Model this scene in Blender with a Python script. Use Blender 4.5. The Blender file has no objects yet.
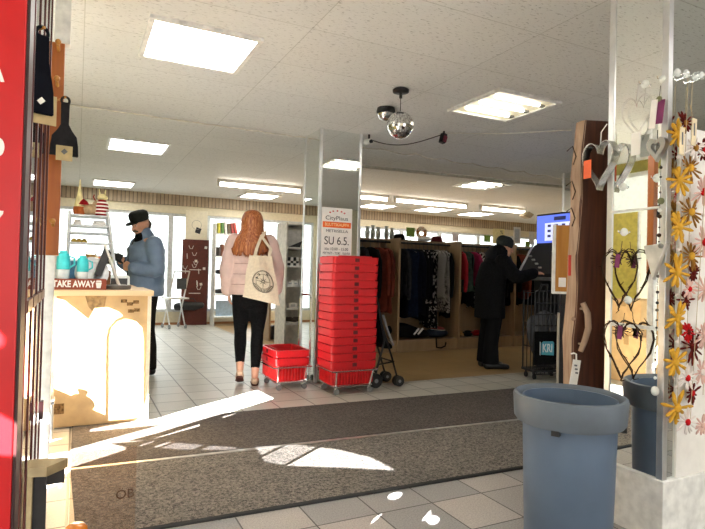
import bpy, bmesh, math, random
from mathutils import Vector, Matrix, Euler
random.seed(7)
PI = math.pi
SC = bpy.context.scene
COL = SC.collection

# ------------------------------------------------------------------ camera
FPX = 550.0; YAW = math.radians(26.6); PITCH = math.atan(8/550.0); ROLL = 0.024; EYE = 1.1
Fv = Vector((math.sin(YAW)*math.cos(PITCH), math.cos(YAW)*math.cos(PITCH), math.sin(PITCH)))
R0 = Vector((math.cos(YAW), -math.sin(YAW), 0)); U0 = R0.cross(Fv)
Rv = R0*math.cos(ROLL) + U0*math.sin(ROLL); Uv = -R0*math.sin(ROLL) + U0*math.cos(ROLL)
EYEV = Vector((0, 0, EYE))
cam_d = bpy.data.cameras.new('camera'); cam = bpy.data.objects.new('camera', cam_d); COL.objects.link(cam)
cam.matrix_world = Matrix(((Rv.x, Uv.x, -Fv.x, 0), (Rv.y, Uv.y, -Fv.y, 0), (Rv.z, Uv.z, -Fv.z, EYE), (0, 0, 0, 1)))
cam_d.sensor_width = 36; cam_d.lens = FPX/705*36; cam_d.clip_start = 0.05
SC.camera = cam

def ray(px, py): return Fv + Rv*((px-352.5)/FPX) - Uv*((py-264.5)/FPX)
def onX(px, py, X): d = ray(px, py); return EYEV + d*(X/d.x)     # measured point on the plane x = X
def onY(px, py, Y): d = ray(px, py); return EYEV + d*(Y/d.y)
def onZ(px, py, Z): d = ray(px, py); return EYEV + d*((Z-EYE)/d.z)

# ------------------------------------------------------------------ materials
MATS = {}
def rgb(c): return (c[0], c[1], c[2], 1)
def hx(h):
    v = [int(h[i:i+2], 16)/255 for i in (0, 2, 4)]
    return tuple((x/12.92 if x <= .04045 else ((x+.055)/1.055)**2.4) for x in v)
def mat(name, col, rough=.5, metal=0, var=.08, scale=20, bump=0, emit=None, estr=0, coat=0, stretch=(1, 1, 1), trans=0, alpha=1):
    if name in MATS: return MATS[name]
    if isinstance(col, str): col = hx(col)
    m = bpy.data.materials.new(name); m.use_nodes = True; nt = m.node_tree; b = nt.nodes['Principled BSDF']
    tc = nt.nodes.new('ShaderNodeTexCoord'); mp = nt.nodes.new('ShaderNodeMapping'); mp.inputs['Scale'].default_value = stretch
    nt.links.new(tc.outputs['Object'], mp.inputs['Vector'])
    no = nt.nodes.new('ShaderNodeTexNoise'); no.inputs['Scale'].default_value = scale; no.inputs['Detail'].default_value = 4
    nt.links.new(mp.outputs[0], no.inputs['Vector'])
    cr = nt.nodes.new('ShaderNodeValToRGB')
    lo = [max(0, x*(1-var*2)) for x in col]; hi = [min(1, x*(1+var*2)) for x in col]
    cr.color_ramp.elements[0].color = rgb(lo); cr.color_ramp.elements[1].color = rgb(hi)
    cr.color_ramp.elements[0].position = .3; cr.color_ramp.elements[1].position = .7
    nt.links.new(no.outputs[0], cr.inputs[0]); nt.links.new(cr.outputs[0], b.inputs['Base Color'])
    b.inputs['Roughness'].default_value = rough; b.inputs['Metallic'].default_value = metal
    b.inputs['Coat Weight'].default_value = coat
    b.inputs['Transmission Weight'].default_value = trans
    if rough >= .85: b.inputs['Specular IOR Level'].default_value = .12
    b.inputs['Alpha'].default_value = alpha
    if emit is not None:
        if isinstance(emit, str): emit = hx(emit)
        b.inputs['Emission Color'].default_value = rgb(emit); b.inputs['Emission Strength'].default_value = estr
    if bump:
        bp = nt.nodes.new('ShaderNodeBump'); bp.inputs['Strength'].default_value = bump; bp.inputs['Distance'].default_value = .01
        nt.links.new(no.outputs[0], bp.inputs['Height']); nt.links.new(bp.outputs[0], b.inputs['Normal'])
    MATS[name] = m; return m

def nodes_of(name):
    m = bpy.data.materials.new(name); m.use_nodes = True; MATS[name] = m
    return m, m.node_tree, m.node_tree.nodes['Principled BSDF']
def add(nt, t, **kw):
    n = nt.nodes.new(t)
    for k, v in kw.items():
        if k in n.inputs.keys(): n.inputs[k].default_value = v
        else: setattr(n, k, v)
    return n
def ramp(nt, src, stops):
    r = nt.nodes.new('ShaderNodeValToRGB')
    while len(r.color_ramp.elements) < len(stops): r.color_ramp.elements.new(.5)
    for e, (p, c) in zip(r.color_ramp.elements, stops): e.position = p; e.color = rgb(c)
    nt.links.new(src, r.inputs[0]); return r

def ceiling_material():
    m, nt, b = nodes_of('fissured_ceiling_board')
    tc = add(nt, 'ShaderNodeTexCoord')
    mp = add(nt, 'ShaderNodeMapping'); mp.inputs['Scale'].default_value = (.55, 1.6, 1); nt.links.new(tc.outputs['Object'], mp.inputs[0])
    n = add(nt, 'ShaderNodeTexNoise', Scale=55.0, Detail=4.0, Roughness=.65); nt.links.new(mp.outputs[0], n.inputs['Vector'])
    r = ramp(nt, n.outputs[0], [(.0, (.42, .42, .41)), (.35, (.46, .46, .45)), (.41, (.77, .775, .765)), (1, (.81, .815, .805))])
    br = add(nt, 'ShaderNodeTexBrick', offset=0.0, squash=1.0); br.inputs['Scale'].default_value = 1
    br.inputs['Brick Width'].default_value = 1.2; br.inputs['Row Height'].default_value = .6; br.inputs['Mortar Size'].default_value = .003
    br.inputs['Color1'].default_value = (1, 1, 1, 1); br.inputs['Color2'].default_value = (.96, .96, .96, 1); br.inputs['Mortar'].default_value = (.72, .72, .70, 1)
    nt.links.new(tc.outputs['Object'], br.inputs['Vector'])
    mx = add(nt, 'ShaderNodeMixRGB', blend_type='MULTIPLY'); mx.inputs[0].default_value = 1
    nt.links.new(r.outputs[0], mx.inputs[1]); nt.links.new(br.outputs['Color'], mx.inputs[2])
    nt.links.new(mx.outputs[0], b.inputs['Base Color']); b.inputs['Roughness'].default_value = .8
    bp = add(nt, 'ShaderNodeBump', Strength=.3, Distance=.01); nt.links.new(n.outputs[0], bp.inputs['Height']); nt.links.new(bp.outputs[0], b.inputs['Normal'])
    return m

def tile_material(name, c1, c2, grout, loc, rough=.3, w=.3, speck=.2, cross=1.0, mort=.004):
    m, nt, b = nodes_of(name)
    tc = add(nt, 'ShaderNodeTexCoord'); mp = add(nt, 'ShaderNodeMapping'); mp.inputs['Location'].default_value = loc
    nt.links.new(tc.outputs['Object'], mp.inputs[0])
    br = add(nt, 'ShaderNodeTexBrick', offset=0.0, squash=1.0); br.inputs['Scale'].default_value = 1
    br.inputs['Brick Width'].default_value = w; br.inputs['Row Height'].default_value = w; br.inputs['Mortar Size'].default_value = mort
    br.inputs['Color1'].default_value = rgb(c1); br.inputs['Color2'].default_value = rgb(c2); br.inputs['Mortar'].default_value = rgb(grout)
    br.inputs['Bias'].default_value = -.2; br.inputs['Mortar Smooth'].default_value = .3
    nt.links.new(mp.outputs[0], br.inputs['Vector'])
    n = add(nt, 'ShaderNodeTexNoise', Scale=140.0, Detail=3.0); nt.links.new(tc.outputs['Object'], n.inputs['Vector'])
    n2 = add(nt, 'ShaderNodeTexNoise', Scale=3.0, Detail=4.0); nt.links.new(tc.outputs['Object'], n2.inputs['Vector'])
    r = ramp(nt, n.outputs[0], [(.3, (1-speck,)*3), (.7, (1+speck*.4,)*3)])
    r2 = ramp(nt, n2.outputs[0], [(.3, (.94, .94, .94)), (.7, (1.03, 1.03, 1.03))])
    mx = add(nt, 'ShaderNodeMixRGB', blend_type='MULTIPLY'); mx.inputs[0].default_value = 1
    nt.links.new(br.outputs['Color'], mx.inputs[1]); nt.links.new(r.outputs[0], mx.inputs[2])
    mx2 = add(nt, 'ShaderNodeMixRGB', blend_type='MULTIPLY'); mx2.inputs[0].default_value = 1
    nt.links.new(mx.outputs[0], mx2.inputs[1]); nt.links.new(r2.outputs[0], mx2.inputs[2])
    nt.links.new(mx2.outputs[0], b.inputs['Base Color'])
    rr = add(nt, 'ShaderNodeMapRange'); rr.inputs[3].default_value = rough-.03; rr.inputs[4].default_value = rough+.05
    nt.links.new(n2.outputs[0], rr.inputs[0]); nt.links.new(rr.outputs[0], b.inputs['Roughness'])
    bp = add(nt, 'ShaderNodeBump', Strength=.4, Distance=.003); nt.links.new(br.outputs['Fac'], bp.inputs['Height']); bp.invert = True
    nt.links.new(bp.outputs[0], b.inputs['Normal'])
    return m

def carpet_material(name, dark, light):
    m, nt, b = nodes_of(name)
    tc = add(nt, 'ShaderNodeTexCoord')
    n = add(nt, 'ShaderNodeTexNoise', Scale=70.0, Detail=4.0, Roughness=.9); nt.links.new(tc.outputs['Object'], n.inputs['Vector'])
    n2 = add(nt, 'ShaderNodeTexNoise', Scale=1.6, Detail=3.0); nt.links.new(tc.outputs['Object'], n2.inputs['Vector'])
    r = ramp(nt, n.outputs[0], [(.40, dark), (.60, light)])
    r2 = ramp(nt, n2.outputs[0], [(.3, (.85, .85, .85)), (.7, (1.12, 1.12, 1.12))])
    mx = add(nt, 'ShaderNodeMixRGB', blend_type='MULTIPLY'); mx.inputs[0].default_value = 1
    nt.links.new(r.outputs[0], mx.inputs[1]); nt.links.new(r2.outputs[0], mx.inputs[2]); nt.links.new(mx.outputs[0], b.inputs['Base Color'])
    b.inputs['Roughness'].default_value = .95
    bp = add(nt, 'ShaderNodeBump', Strength=.8, Distance=.004); nt.links.new(n.outputs[0], bp.inputs['Height']); nt.links.new(bp.outputs[0], b.inputs['Normal'])
    return m

def wood_material(name, a, c, axis='Z', rough=.5, scale=8, rings=14):
    m, nt, b = nodes_of(name)
    tc = add(nt, 'ShaderNodeTexCoord'); mp = add(nt, 'ShaderNodeMapping')
    s = {'X': (.08, 1, 1), 'Y': (1, .08, 1), 'Z': (1, 1, .08)}[axis]; mp.inputs['Scale'].default_value = s
    nt.links.new(tc.outputs['Object'], mp.inputs[0])
    n = add(nt, 'ShaderNodeTexNoise', Scale=float(scale), Detail=6.0, Distortion=.6); nt.links.new(mp.outputs[0], n.inputs['Vector'])
    w = add(nt, 'ShaderNodeTexNoise', Scale=float(scale*rings), Detail=2.0); nt.links.new(mp.outputs[0], w.inputs['Vector'])
    mx = add(nt, 'ShaderNodeMath', operation='ADD'); nt.links.new(n.outputs[0], mx.inputs[0]); nt.links.new(w.outputs[0], mx.inputs[1])
    hf = add(nt, 'ShaderNodeMath', operation='MULTIPLY'); hf.inputs[1].default_value = .5; nt.links.new(mx.outputs[0], hf.inputs[0])
    r = ramp(nt, hf.outputs[0], [(.36, a), (.64, c)]); nt.links.new(r.outputs[0], b.inputs['Base Color']); b.inputs['Roughness'].default_value = rough
    bp = add(nt, 'ShaderNodeBump', Strength=.15, Distance=.01); nt.links.new(hf.outputs[0], bp.inputs['Height']); nt.links.new(bp.outputs[0], b.inputs['Normal'])
    return m

def panel_stripe_material(name, a, c, w):
    m, nt, b = nodes_of(name)
    tc = add(nt, 'ShaderNodeTexCoord')
    br = add(nt, 'ShaderNodeTexBrick', offset=0.0); br.inputs['Scale'].default_value = 1
    br.inputs['Brick Width'].default_value = w; br.inputs['Row Height'].default_value = 5; br.inputs['Mortar Size'].default_value = .008
    br.inputs['Color1'].default_value = rgb(a); br.inputs['Color2'].default_value = rgb(c); br.inputs['Mortar'].default_value = rgb([x*.45 for x in a])
    nt.links.new(tc.outputs['Object'], br.inputs['Vector'])
    n = add(nt, 'ShaderNodeTexNoise', Scale=12.0, Detail=4.0); nt.links.new(tc.outputs['Object'], n.inputs['Vector'])
    r = ramp(nt, n.outputs[0], [(.3, (.85,)*3), (.7, (1.1,)*3)])
    mx = add(nt, 'ShaderNodeMixRGB', blend_type='MULTIPLY'); mx.inputs[0].default_value = 1
    nt.links.new(br.outputs['Color'], mx.inputs[1]); nt.links.new(r.outputs[0], mx.inputs[2]); nt.links.new(mx.outputs[0], b.inputs['Base Color'])
    b.inputs['Roughness'].default_value = .6
    return m

def pattern_material(name, a, c, scale=30, thr=.52, kind='noise'):
    m, nt, b = nodes_of(name)
    tc = add(nt, 'ShaderNodeTexCoord')
    if kind == 'noise':
        n = add(nt, 'ShaderNodeTexNoise', Scale=float(scale), Detail=3.0); o = n.outputs[0]
    elif kind == 'voronoi':
        n = add(nt, 'ShaderNodeTexVoronoi', Scale=float(scale)); o = n.outputs['Distance']
    else:
        n = add(nt, 'ShaderNodeTexChecker', Scale=float(scale)); o = n.outputs['Fac']
    nt.links.new(tc.outputs['Object'], n.inputs['Vector'])
    r = ramp(nt, o, [(thr-.02, a), (thr+.02, c)]); nt.links.new(r.outputs[0], b.inputs['Base Color']); b.inputs['Roughness'].default_value = .9; b.inputs['Specular IOR Level'].default_value = .12
    return m

def mirror_material(name, tint=(.86, .89, .88), rough=.015):
    m, nt, b = nodes_of(name)
    n = add(nt, 'ShaderNodeTexNoise', Scale=3.0, Detail=3.0)
    r = ramp(nt, n.outputs[0], [(.3, [x*.97 for x in tint]), (.7, tint)]); nt.links.new(r.outputs[0], b.inputs['Base Color'])
    b.inputs['Metallic'].default_value = 1; b.inputs['Roughness'].default_value = rough
    return m

def glass_material(name, tint=(1, 1, 1), haze=0.0, ior=1.5):
    m = bpy.data.materials.new(name); m.use_nodes = True; nt = m.node_tree; MATS[name] = m
    nt.nodes.remove(nt.nodes['Principled BSDF']); out = nt.nodes['Material Output']
    t = add(nt, 'ShaderNodeBsdfTransparent'); t.inputs[0].default_value = rgb(tint)
    g = add(nt, 'ShaderNodeBsdfGlossy'); g.inputs['Roughness'].default_value = .01
    n = add(nt, 'ShaderNodeTexNoise', Scale=2.0); rr = add(nt, 'ShaderNodeMapRange'); rr.inputs[3].default_value = .004; rr.inputs[4].default_value = .03
    nt.links.new(n.outputs[0], rr.inputs[0]); nt.links.new(rr.outputs[0], g.inputs['Roughness'])
    ge = add(nt, 'ShaderNodeNewGeometry'); dt = add(nt, 'ShaderNodeVectorMath', operation='DOT_PRODUCT')
    nt.links.new(ge.outputs['Incoming'], dt.inputs[0]); nt.links.new(ge.outputs['Normal'], dt.inputs[1])
    ab = add(nt, 'ShaderNodeMath', operation='ABSOLUTE'); nt.links.new(dt.outputs['Value'], ab.inputs[0])
    om = add(nt, 'ShaderNodeMath', operation='SUBTRACT'); om.inputs[0].default_value = 1; nt.links.new(ab.outputs[0], om.inputs[1])
    pw = add(nt, 'ShaderNodeMath', operation='POWER'); pw.inputs[1].default_value = 5; nt.links.new(om.outputs[0], pw.inputs[0])
    r0 = ((ior-1)/(ior+1))**2
    f = add(nt, 'ShaderNodeMath', operation='MULTIPLY_ADD'); f.inputs[1].default_value = 1-r0; f.inputs[2].default_value = r0; nt.links.new(pw.outputs[0], f.inputs[0])
    mx = add(nt, 'ShaderNodeMixShader'); nt.links.new(f.outputs[0], mx.inputs[0]); nt.links.new(t.outputs[0], mx.inputs[1]); nt.links.new(g.outputs[0], mx.inputs[2])
    last = mx
    if haze:
        d = add(nt, 'ShaderNodeBsdfDiffuse'); d.inputs[0].default_value = (.42, .30, .22, 1)
        m2 = add(nt, 'ShaderNodeMixShader'); m2.inputs[0].default_value = haze
        nt.links.new(mx.outputs[0], m2.inputs[1]); nt.links.new(d.outputs[0], m2.inputs[2]); last = m2
    nt.links.new(last.outputs[0], out.inputs['Surface'])
    return m

# ------------------------------------------------------------------ mesh builder
class MB:
    def __init__(s): s.bm = bmesh.new(); s.M = Matrix.Identity(4)
    def _v(s, co): return s.bm.verts.new(s.M @ Vector(co))
    def _f(s, vs):
        try: return s.bm.faces.new(vs)
        except ValueError: return None
    def box(s, x0, x1, y0, y1, z0, z1):
        v = [s._v((x, y, z)) for z in (z0, z1) for y in (y0, y1) for x in (x0, x1)]
        for q in ((0, 2, 3, 1), (4, 5, 7, 6), (0, 1, 5, 4), (2, 6, 7, 3), (0, 4, 6, 2), (1, 3, 7, 5)): s._f([v[i] for i in q])
        return s
    def boxc(s, c, size, rot=None):
        o = s.M.copy(); s.M = o @ Matrix.Translation(Vector(c)) @ ((Euler(rot).to_matrix().to_4x4()) if rot else Matrix.Identity(4))
        a, b, d = [q/2 for q in size]; s.box(-a, a, -b, b, -d, d); s.M = o; return s
    def rings(s, rs, cap=True, closed=True):
        lv = [[s._v(p) for p in r] for r in rs]; n = len(lv[0])
        for a, b in zip(lv, lv[1:]):
            for i in range(n if closed else n-1):
                j = (i+1) % n; s._f((a[i], a[j], b[j], b[i]))
        if cap:
            s._f(list(reversed(lv[0]))); s._f(lv[-1])
        return s
    def tube(s, pts, r, n=8, cap=True, closed=False):
        pts = [Vector(p) for p in pts]; rs = []
        rad = r if isinstance(r, (list, tuple)) else [r]*len(pts)
        up = None
        for i, p in enumerate(pts):
            if closed: t = pts[(i+1) % len(pts)] - pts[i-1]
            else: t = pts[min(i+1, len(pts)-1)] - pts[max(i-1, 0)]
            t.normalize()
            if up is None: up = Vector((0, 0, 1)) if abs(t.z) < .9 else Vector((1, 0, 0))
            a = up - t*up.dot(t)
            if a.length < 1e-4: a = Vector((1, 0, 0)) - t*t.x
            a.normalize(); b = t.cross(a); up = a
            rs.append([p + (a*math.cos(2*PI*k/n) + b*math.sin(2*PI*k/n))*rad[i] for k in range(n)])
        if closed: rs.append(rs[0]); return s.rings(rs, cap=False)
        return s.rings(rs, cap)
    def loft(s, pts, rx, ry, side=(1, 0, 0), n=16, dome=True, mod=None):
        # elliptical loft along a path, with rounded ends
        pts = [Vector(p) for p in pts]; side = Vector(side); P = []
        N = len(pts)
        for i, p in enumerate(pts):
            t = (pts[min(i+1, N-1)] - pts[max(i-1, 0)]).normalized(); P.append((p, t, rx[i], ry[i]))
        if dome:
            p, t, a, b = P[0]; m = min(a, b)
            pre = [(p - t*m*math.sin(q), t, a*math.cos(q), b*math.cos(q)) for q in (1.35, .9, .45)]
            p, t, a, b = P[-1]; m = min(a, b)
            post = [(p + t*m*math.sin(q), t, a*math.cos(q), b*math.cos(q)) for q in (.45, .9, 1.35)]
            P = pre + P + post
        rs = []
        for p, t, a, b in P:
            u = side - t*side.dot(t); u.normalize(); v = t.cross(u)
            rs.append([p + u*a*math.cos(2*PI*k/n) + v*b*math.sin(2*PI*k/n) for k in range(n)])
        return s.rings(rs)
    def lathe(s, prof, n=24, c=(0, 0, 0), cap=True):
        c = Vector(c); rs = [[c + Vector((r*math.cos(2*PI*k/n), r*math.sin(2*PI*k/n), z)) for k in range(n)] for r, z in prof]
        return s.rings(rs, cap)
    def ball(s, c, r, n=12, sq=(1, 1, 1)):
        prof = [(max(1e-4, math.sin(PI*i/n))*r, -math.cos(PI*i/n)*r) for i in range(n+1)]
        c = Vector(c)
        rs = [[c + Vector((q*math.cos(2*PI*k/(n+4))*sq[0], q*math.sin(2*PI*k/(n+4))*sq[1], z*sq[2])) for k in range(n+4)] for q, z in prof]
        return s.rings(rs)
    def prism(s, poly, d, ax='Y'):
        # polygon given in two coordinates, extruded by d along ax
        def mk(p, e):
            if ax == 'Y': return (p[0], e, p[1])
            if ax == 'X': return (e, p[0], p[1])
            return (p[0], p[1], e)
        a = [s._v(mk(p, d[0])) for p in poly]; b = [s._v(mk(p, d[1])) for p in poly]; n = len(poly)
        s._f(list(reversed(a))); s._f(b)
        for i in range(n): s._f((a[i], a[(i+1) % n], b[(i+1) % n], b[i]))
        return s
    def build(s, name, m, parent=None, bevel=0, smooth=None, loc=None, rot=None):
        bmesh.ops.recalc_face_normals(s.bm, faces=s.bm.faces[:])
        me = bpy.data.meshes.new(name); s.bm.to_mesh(me); s.bm.free()
        o = bpy.data.objects.new(name, me); COL.objects.link(o)
        if m is not None: me.materials.append(m)
        if parent: o.parent = parent
        if loc: o.location = loc
        if rot: o.rotation_euler = rot
        if bevel:
            md = o.modifiers.new('bevel', 'BEVEL'); md.width = bevel; md.segments = 2; md.limit_method = 'ANGLE'
        if smooth is not None:
            for p in me.polygons: p.use_smooth = True
            if smooth < 180: me.set_sharp_from_angle(angle=math.radians(smooth))
        return o

def tag(o, label=None, cat=None, group=None, kind=None):
    if label: o['label'] = label
    if cat: o['category'] = cat
    if group: o['group'] = group
    if kind: o['kind'] = kind
    return o
def thing(name, label, cat, loc=(0, 0, 0), rz=0, group=None):
    o = bpy.data.objects.new(name, None); COL.objects.link(o); o.location = loc; o.rotation_euler = (0, 0, rz)
    o.empty_display_size = .1
    return tag(o, label, cat, group)
def struct(o): o['kind'] = 'structure'; return o
def kids(o): return [c for c in bpy.data.objects if c.parent == o]
def dup(root, loc, rz=None, label=None, group=None):
    r = root.copy(); COL.objects.link(r); r.location = loc
    if rz is not None: r.rotation_euler = (0, 0, rz)
    if label: r['label'] = label
    if group: r['group'] = group
    for ch in kids(root):
        c = ch.copy(); COL.objects.link(c); c.parent = r
        for g in kids(ch):
            d = g.copy(); COL.objects.link(d); d.parent = c
    return r
def finish_mesh(o):
    bpy.context.view_layer.update(); dg = bpy.context.evaluated_depsgraph_get()
    me = bpy.data.meshes.new_from_object(o.evaluated_get(dg)); o.modifiers.clear(); o.data = me
def skin(mb, name, m, parent, voxel=.008, it=4, fac=.5, loc=None, rot=None):
    o = mb.build(name, m, parent, loc=loc, rot=rot)
    r = o.modifiers.new('r', 'REMESH'); r.mode = 'VOXEL'; r.voxel_size = voxel
    sm = o.modifiers.new('s', 'SMOOTH'); sm.factor = fac; sm.iterations = it
    finish_mesh(o)
    if m is not None and not o.data.materials: o.data.materials.append(m)
    for p in o.data.polygons: p.use_smooth = True
    return o
def text(body, size, m, parent, loc, rot, name='lettering', ext=.0006, align='CENTER', sx=1.0, bold=0):
    cu = bpy.data.curves.new(name, 'FONT'); cu.body = body; cu.size = size; cu.align_x = align; cu.align_y = 'CENTER'; cu.extrude = ext; cu.offset = bold
    t = bpy.data.objects.new(name, cu); COL.objects.link(t)
    bpy.context.view_layer.update(); dg = bpy.context.evaluated_depsgraph_get()
    me = bpy.data.meshes.new_from_object(t.evaluated_get(dg)); bpy.data.objects.remove(t); bpy.data.curves.remove(cu)
    o = bpy.data.objects.new(name, me); COL.objects.link(o); me.materials.clear(); me.materials.append(m)
    o.parent = parent; o.location = loc; o.rotation_euler = rot; o.scale = (sx, 1, 1)
    return o

# common materials
white = mat('white_paint', 'E6E6E2', .5)
cream = mat('cream_wall', 'DDD3B8', .7, var=.03)
alu = mat('brushed_aluminium', (.75, .76, .77), .35, 1, .04, 60)
chrome = mat('chrome', (.8, .8, .8), .15, 1, .03, 30)
black = mat('black_plastic', (.012, .012, .013), .4, 0, .2)
blackcloth = mat('black_cloth', (.005, .005, .0055), .9, 0, .3, 60, .2)
red = mat('red_plastic', (.64, .012, .018), .38, 0, .06, 8)
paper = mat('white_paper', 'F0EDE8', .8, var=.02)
inkblack = mat('black_ink', (.015, .015, .018), .7)
card = mat('cardboard', 'C6A679', .85, var=.07, scale=9)
tape = mat('brown_packing_tape', 'A58555', .4, var=.06, scale=12)
laminate = wood_material('birch_laminate', hx('C7A87A'), hx('DDC39A'), 'X', .45, 4, 6)
boardwood = wood_material('beige_rack_board', hx('94795A'), hx('A98E6C'), 'Z', .5, 3, 6)
mirror = mirror_material('mirror_glass')
skin_m = mat('skin', 'C9977B', .5, var=.05)

# ------------------------------------------------------------------ setting
X0, X1, Y0, Y1, CH = -1.6, 13.0, -1.2, 11.15, 2.53
m_floor = tile_material('grey_beige_floor_tile', hx('BDBAB0'), hx('CBC7BD'), hx('6E6A61'), (.01, .08, 0), .36, mort=.0065)
m_entr = tile_material('entrance_floor_tile', hx('A3A19F'), hx('C6BEB7'), hx('55524F'), (.24, .2, 0), .5, speck=.3)
m_tan = tile_material('tan_floor_tile', hx('A98A5C'), hx('B99A6B'), hx('8C6F47'), (.01, .08, 0), .3, speck=.12, mort=.002)
mb = MB(); mb.box(X0-.2, X1, Y0-3, 2.42, -.1, 0); struct(mb.build('floor_entrance', m_entr))
mb = MB(); mb.box(X0-.2, X1, 2.42, 4.78, -.1, 0); mb.box(X0-.2, 2.42, 4.78, Y1+.1, -.1, 0); struct(mb.build('floor', m_floor))
mb = MB(); mb.box(2.42, X1, 4.78, Y1+.1, -.1, 0); struct(mb.build('floor_sales', m_tan))
mb = MB(); mb.box(X0-.2, X1, Y0-.2, Y1+.2, CH, CH+.15); struct(mb.build('ceiling', ceiling_material()))
# back wall: low sill wall, posts, band and striped valence
mb = MB(); mb.box(X0, X1, Y1, Y1+.15, 0, .25); mb.box(X0, X1, Y1, Y1+.15, 2.17, CH)
mb.box(X0, -.35, Y1, Y1+.15, .25, 2.17)
struct(mb.build('wall_back', cream))
mb = MB(); mb.box(X0, X1, Y1-.06, Y1-.001, 2.325, CH)
struct(mb.build('trim_1', panel_stripe_material('striped_wood_valence', hx('A08C74'), hx('B7A48A'), .07)))
mb = MB(); mb.box(X0, X1, Y1-.015, Y1, 0, .045); struct(mb.build('baseboard_back', wood_material('orange_baseboard', hx('96653E'), hx('B07E52'), 'X')))
posts = [1.62, 2.33, 3.45, 4.6, 5.75, 6.9, 8.0, 9.2, 10.4, 11.6]
edges = [-.35] + posts + [X1]
m_frame = mat('window_frame_grey', 'C9CDCF', .45)
m_glass = glass_material('window_glass', (.97, 1, .99))
for i, (a, b) in enumerate(zip(edges, edges[1:])):
    w = MB(); a2, b2 = a+.0, b-.0
    w.box(a2, a2+.045, Y1+.03, Y1+.11, .25, 2.17); w.box(b2-.045, b2, Y1+.03, Y1+.11, .25, 2.17)
    w.box(a2+.045, b2-.045, Y1+.03, Y1+.11, .25, .30); w.box(a2+.045, b2-.045, Y1+.03, Y1+.11, 2.12, 2.17)
    fo = struct(w.build('window_%d' % (i+1), m_frame))
    g = MB(); g.box(a2+.045, b2-.045, Y1+.065, Y1+.073, .30, 2.12); g.build('pane', m_glass, fo)
mb = MB(); mb.box(X1, X1+.15, Y0, Y1, 0, CH); struct(mb.build('wall_right', cream))
# entrance facade behind the camera: wide doorway with a header
mb = MB(); mb.box(X0-.1, -1.3, Y0-.1, Y0, 0, CH); mb.box(4.2, X1, Y0-.1, Y0, 0, CH); mb.box(-1.3, 4.2, Y0-.1, Y0, 2.15, CH)
struct(mb.build('wall_front', cream))

mb = MB(); mb.box(-1.58, X1, -7.5, Y0-.21, 2.53, 2.68); struct(mb.build('added_shade_roof', cream))     # unseen roof added outside the entrance to cut the daylight
mb = MB(); mb.box(-1.58, -1.45, -7.5, Y0-.105, 0, 2.53); struct(mb.build('wall_sun_block', cream))  # unseen wall added to block sun coming in under the roof
# ---- sun patches: added unseen film in the left window, holes cut to shape them
SUN = Vector((.80, .60, -.44))
def to_wall(p, X=X0):
    s = (p.x - X)/SUN.x; return (p.y - SUN.y*s, p.z - SUN.z*s)
cY = 4.19
counter_lit = [[(54, 297), (67, 300), (81, 311), (91, 319), (97, 308), (110, 307), (120, 311), (125, 315), (117, 319), (110, 328), (108, 338), (107, 421),
                (102, 420), (99, 413), (92, 406), (81, 399), (67, 392), (54, 387)],
               [(111.5, 337), (114, 327), (120, 321), (128, 318.5), (138, 321), (144, 327), (145.5, 340), (145, 417), (111, 420)]]
floor_lit = [[(43, 455), (43, 462), (70, 459), (130, 441), (160, 433), (198, 421.5), (225, 413.6), (275, 398), (258, 389.5), (214, 402), (150, 418.5), (95, 429), (93, 431.5), (165, 424.5), (69, 451)],
             [(72, 465), (130, 447), (203, 424), (203, 426), (130, 449.5), (73, 468)],
             [(43, 440), (64, 437.5), (43, 444)],
             [(226, 416.5), (249, 410.5), (249, 412), (226, 418)],
             [(267, 404), (279, 400.5), (279, 402), (267, 405.5)]]
soft_lit = [[(258, 446), (300, 444.5), (340, 449), (374, 457), (398, 469.5), (345, 467), (290, 465), (268, 461)],
            [(112, 443), (150, 440), (240, 447), (250, 450), (185, 449), (150, 446)]]
def ell(cx, cy, a, b, t, n=14):
    return [(cx + a*math.cos(t)*math.cos(k) - b*math.sin(t)*math.sin(k), cy + a*math.sin(t)*math.cos(k) + b*math.cos(t)*math.sin(k)) for k in [2*PI*i/n for i in range(n)]]
spots = [ell(398, 495, 7, 3, -.2), ell(442, 489, 6, 3.5, -.2), ell(422, 511, 12, 8, .25), ell(388, 517, 14, 5, -.45), ell(436, 519, 6, 4, 0)]
holes = []
for P in counter_lit: holes.append([to_wall(onY(x, y, cY)) for x, y in P])
for P in floor_lit: holes.append([to_wall(onZ(x, y, .006)) for x, y in P])
soft = [[to_wall(onZ(x, y, .01)) for x, y in P] for P in soft_lit]
for P in spots: holes.append([to_wall(onZ(x, y, .003)) for x, y in P])
def sheet(name, outer, inner, th, m, X):
    cu = bpy.data.curves.new(name, 'CURVE'); cu.dimensions = '2D'; cu.fill_mode = 'BOTH'; cu.extrude = th/2
    for P in [outer] + inner:
        sp = cu.splines.new('POLY'); sp.points.add(len(P)-1); sp.use_cyclic_u = True
        for q, p in zip(sp.points, P): q.co = (p[0], p[1], 0, 1)
    t = bpy.data.objects.new(name, cu); COL.objects.link(t)
    bpy.context.view_layer.update(); dg = bpy.context.evaluated_depsgraph_get()
    me = bpy.data.meshes.new_from_object(t.evaluated_get(dg)); bpy.data.objects.remove(t)
    for v in me.vertices: v.co = (X + v.co.z, v.co.x, v.co.y)
    o = bpy.data.objects.new(name, me); COL.objects.link(o); me.materials.clear(); me.materials.append(m)
    return o
m_film = mat('white_sun_mask', 'EDEEE8', .8, var=.03)
nt = m_film.node_tree; b = nt.nodes['Principled BSDF']
tr = nt.nodes.new('ShaderNodeBsdfTranslucent'); tr.inputs[0].default_value = (.9, .92, .9, 1)
mxs = nt.nodes.new('ShaderNodeMixShader'); mxs.inputs[0].default_value = .10
nt.links.new(b.outputs[0], mxs.inputs[1]); nt.links.new(tr.outputs[0], mxs.inputs[2]); nt.links.new(mxs.outputs[0], nt.nodes['Material Output'].inputs['Surface'])
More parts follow.
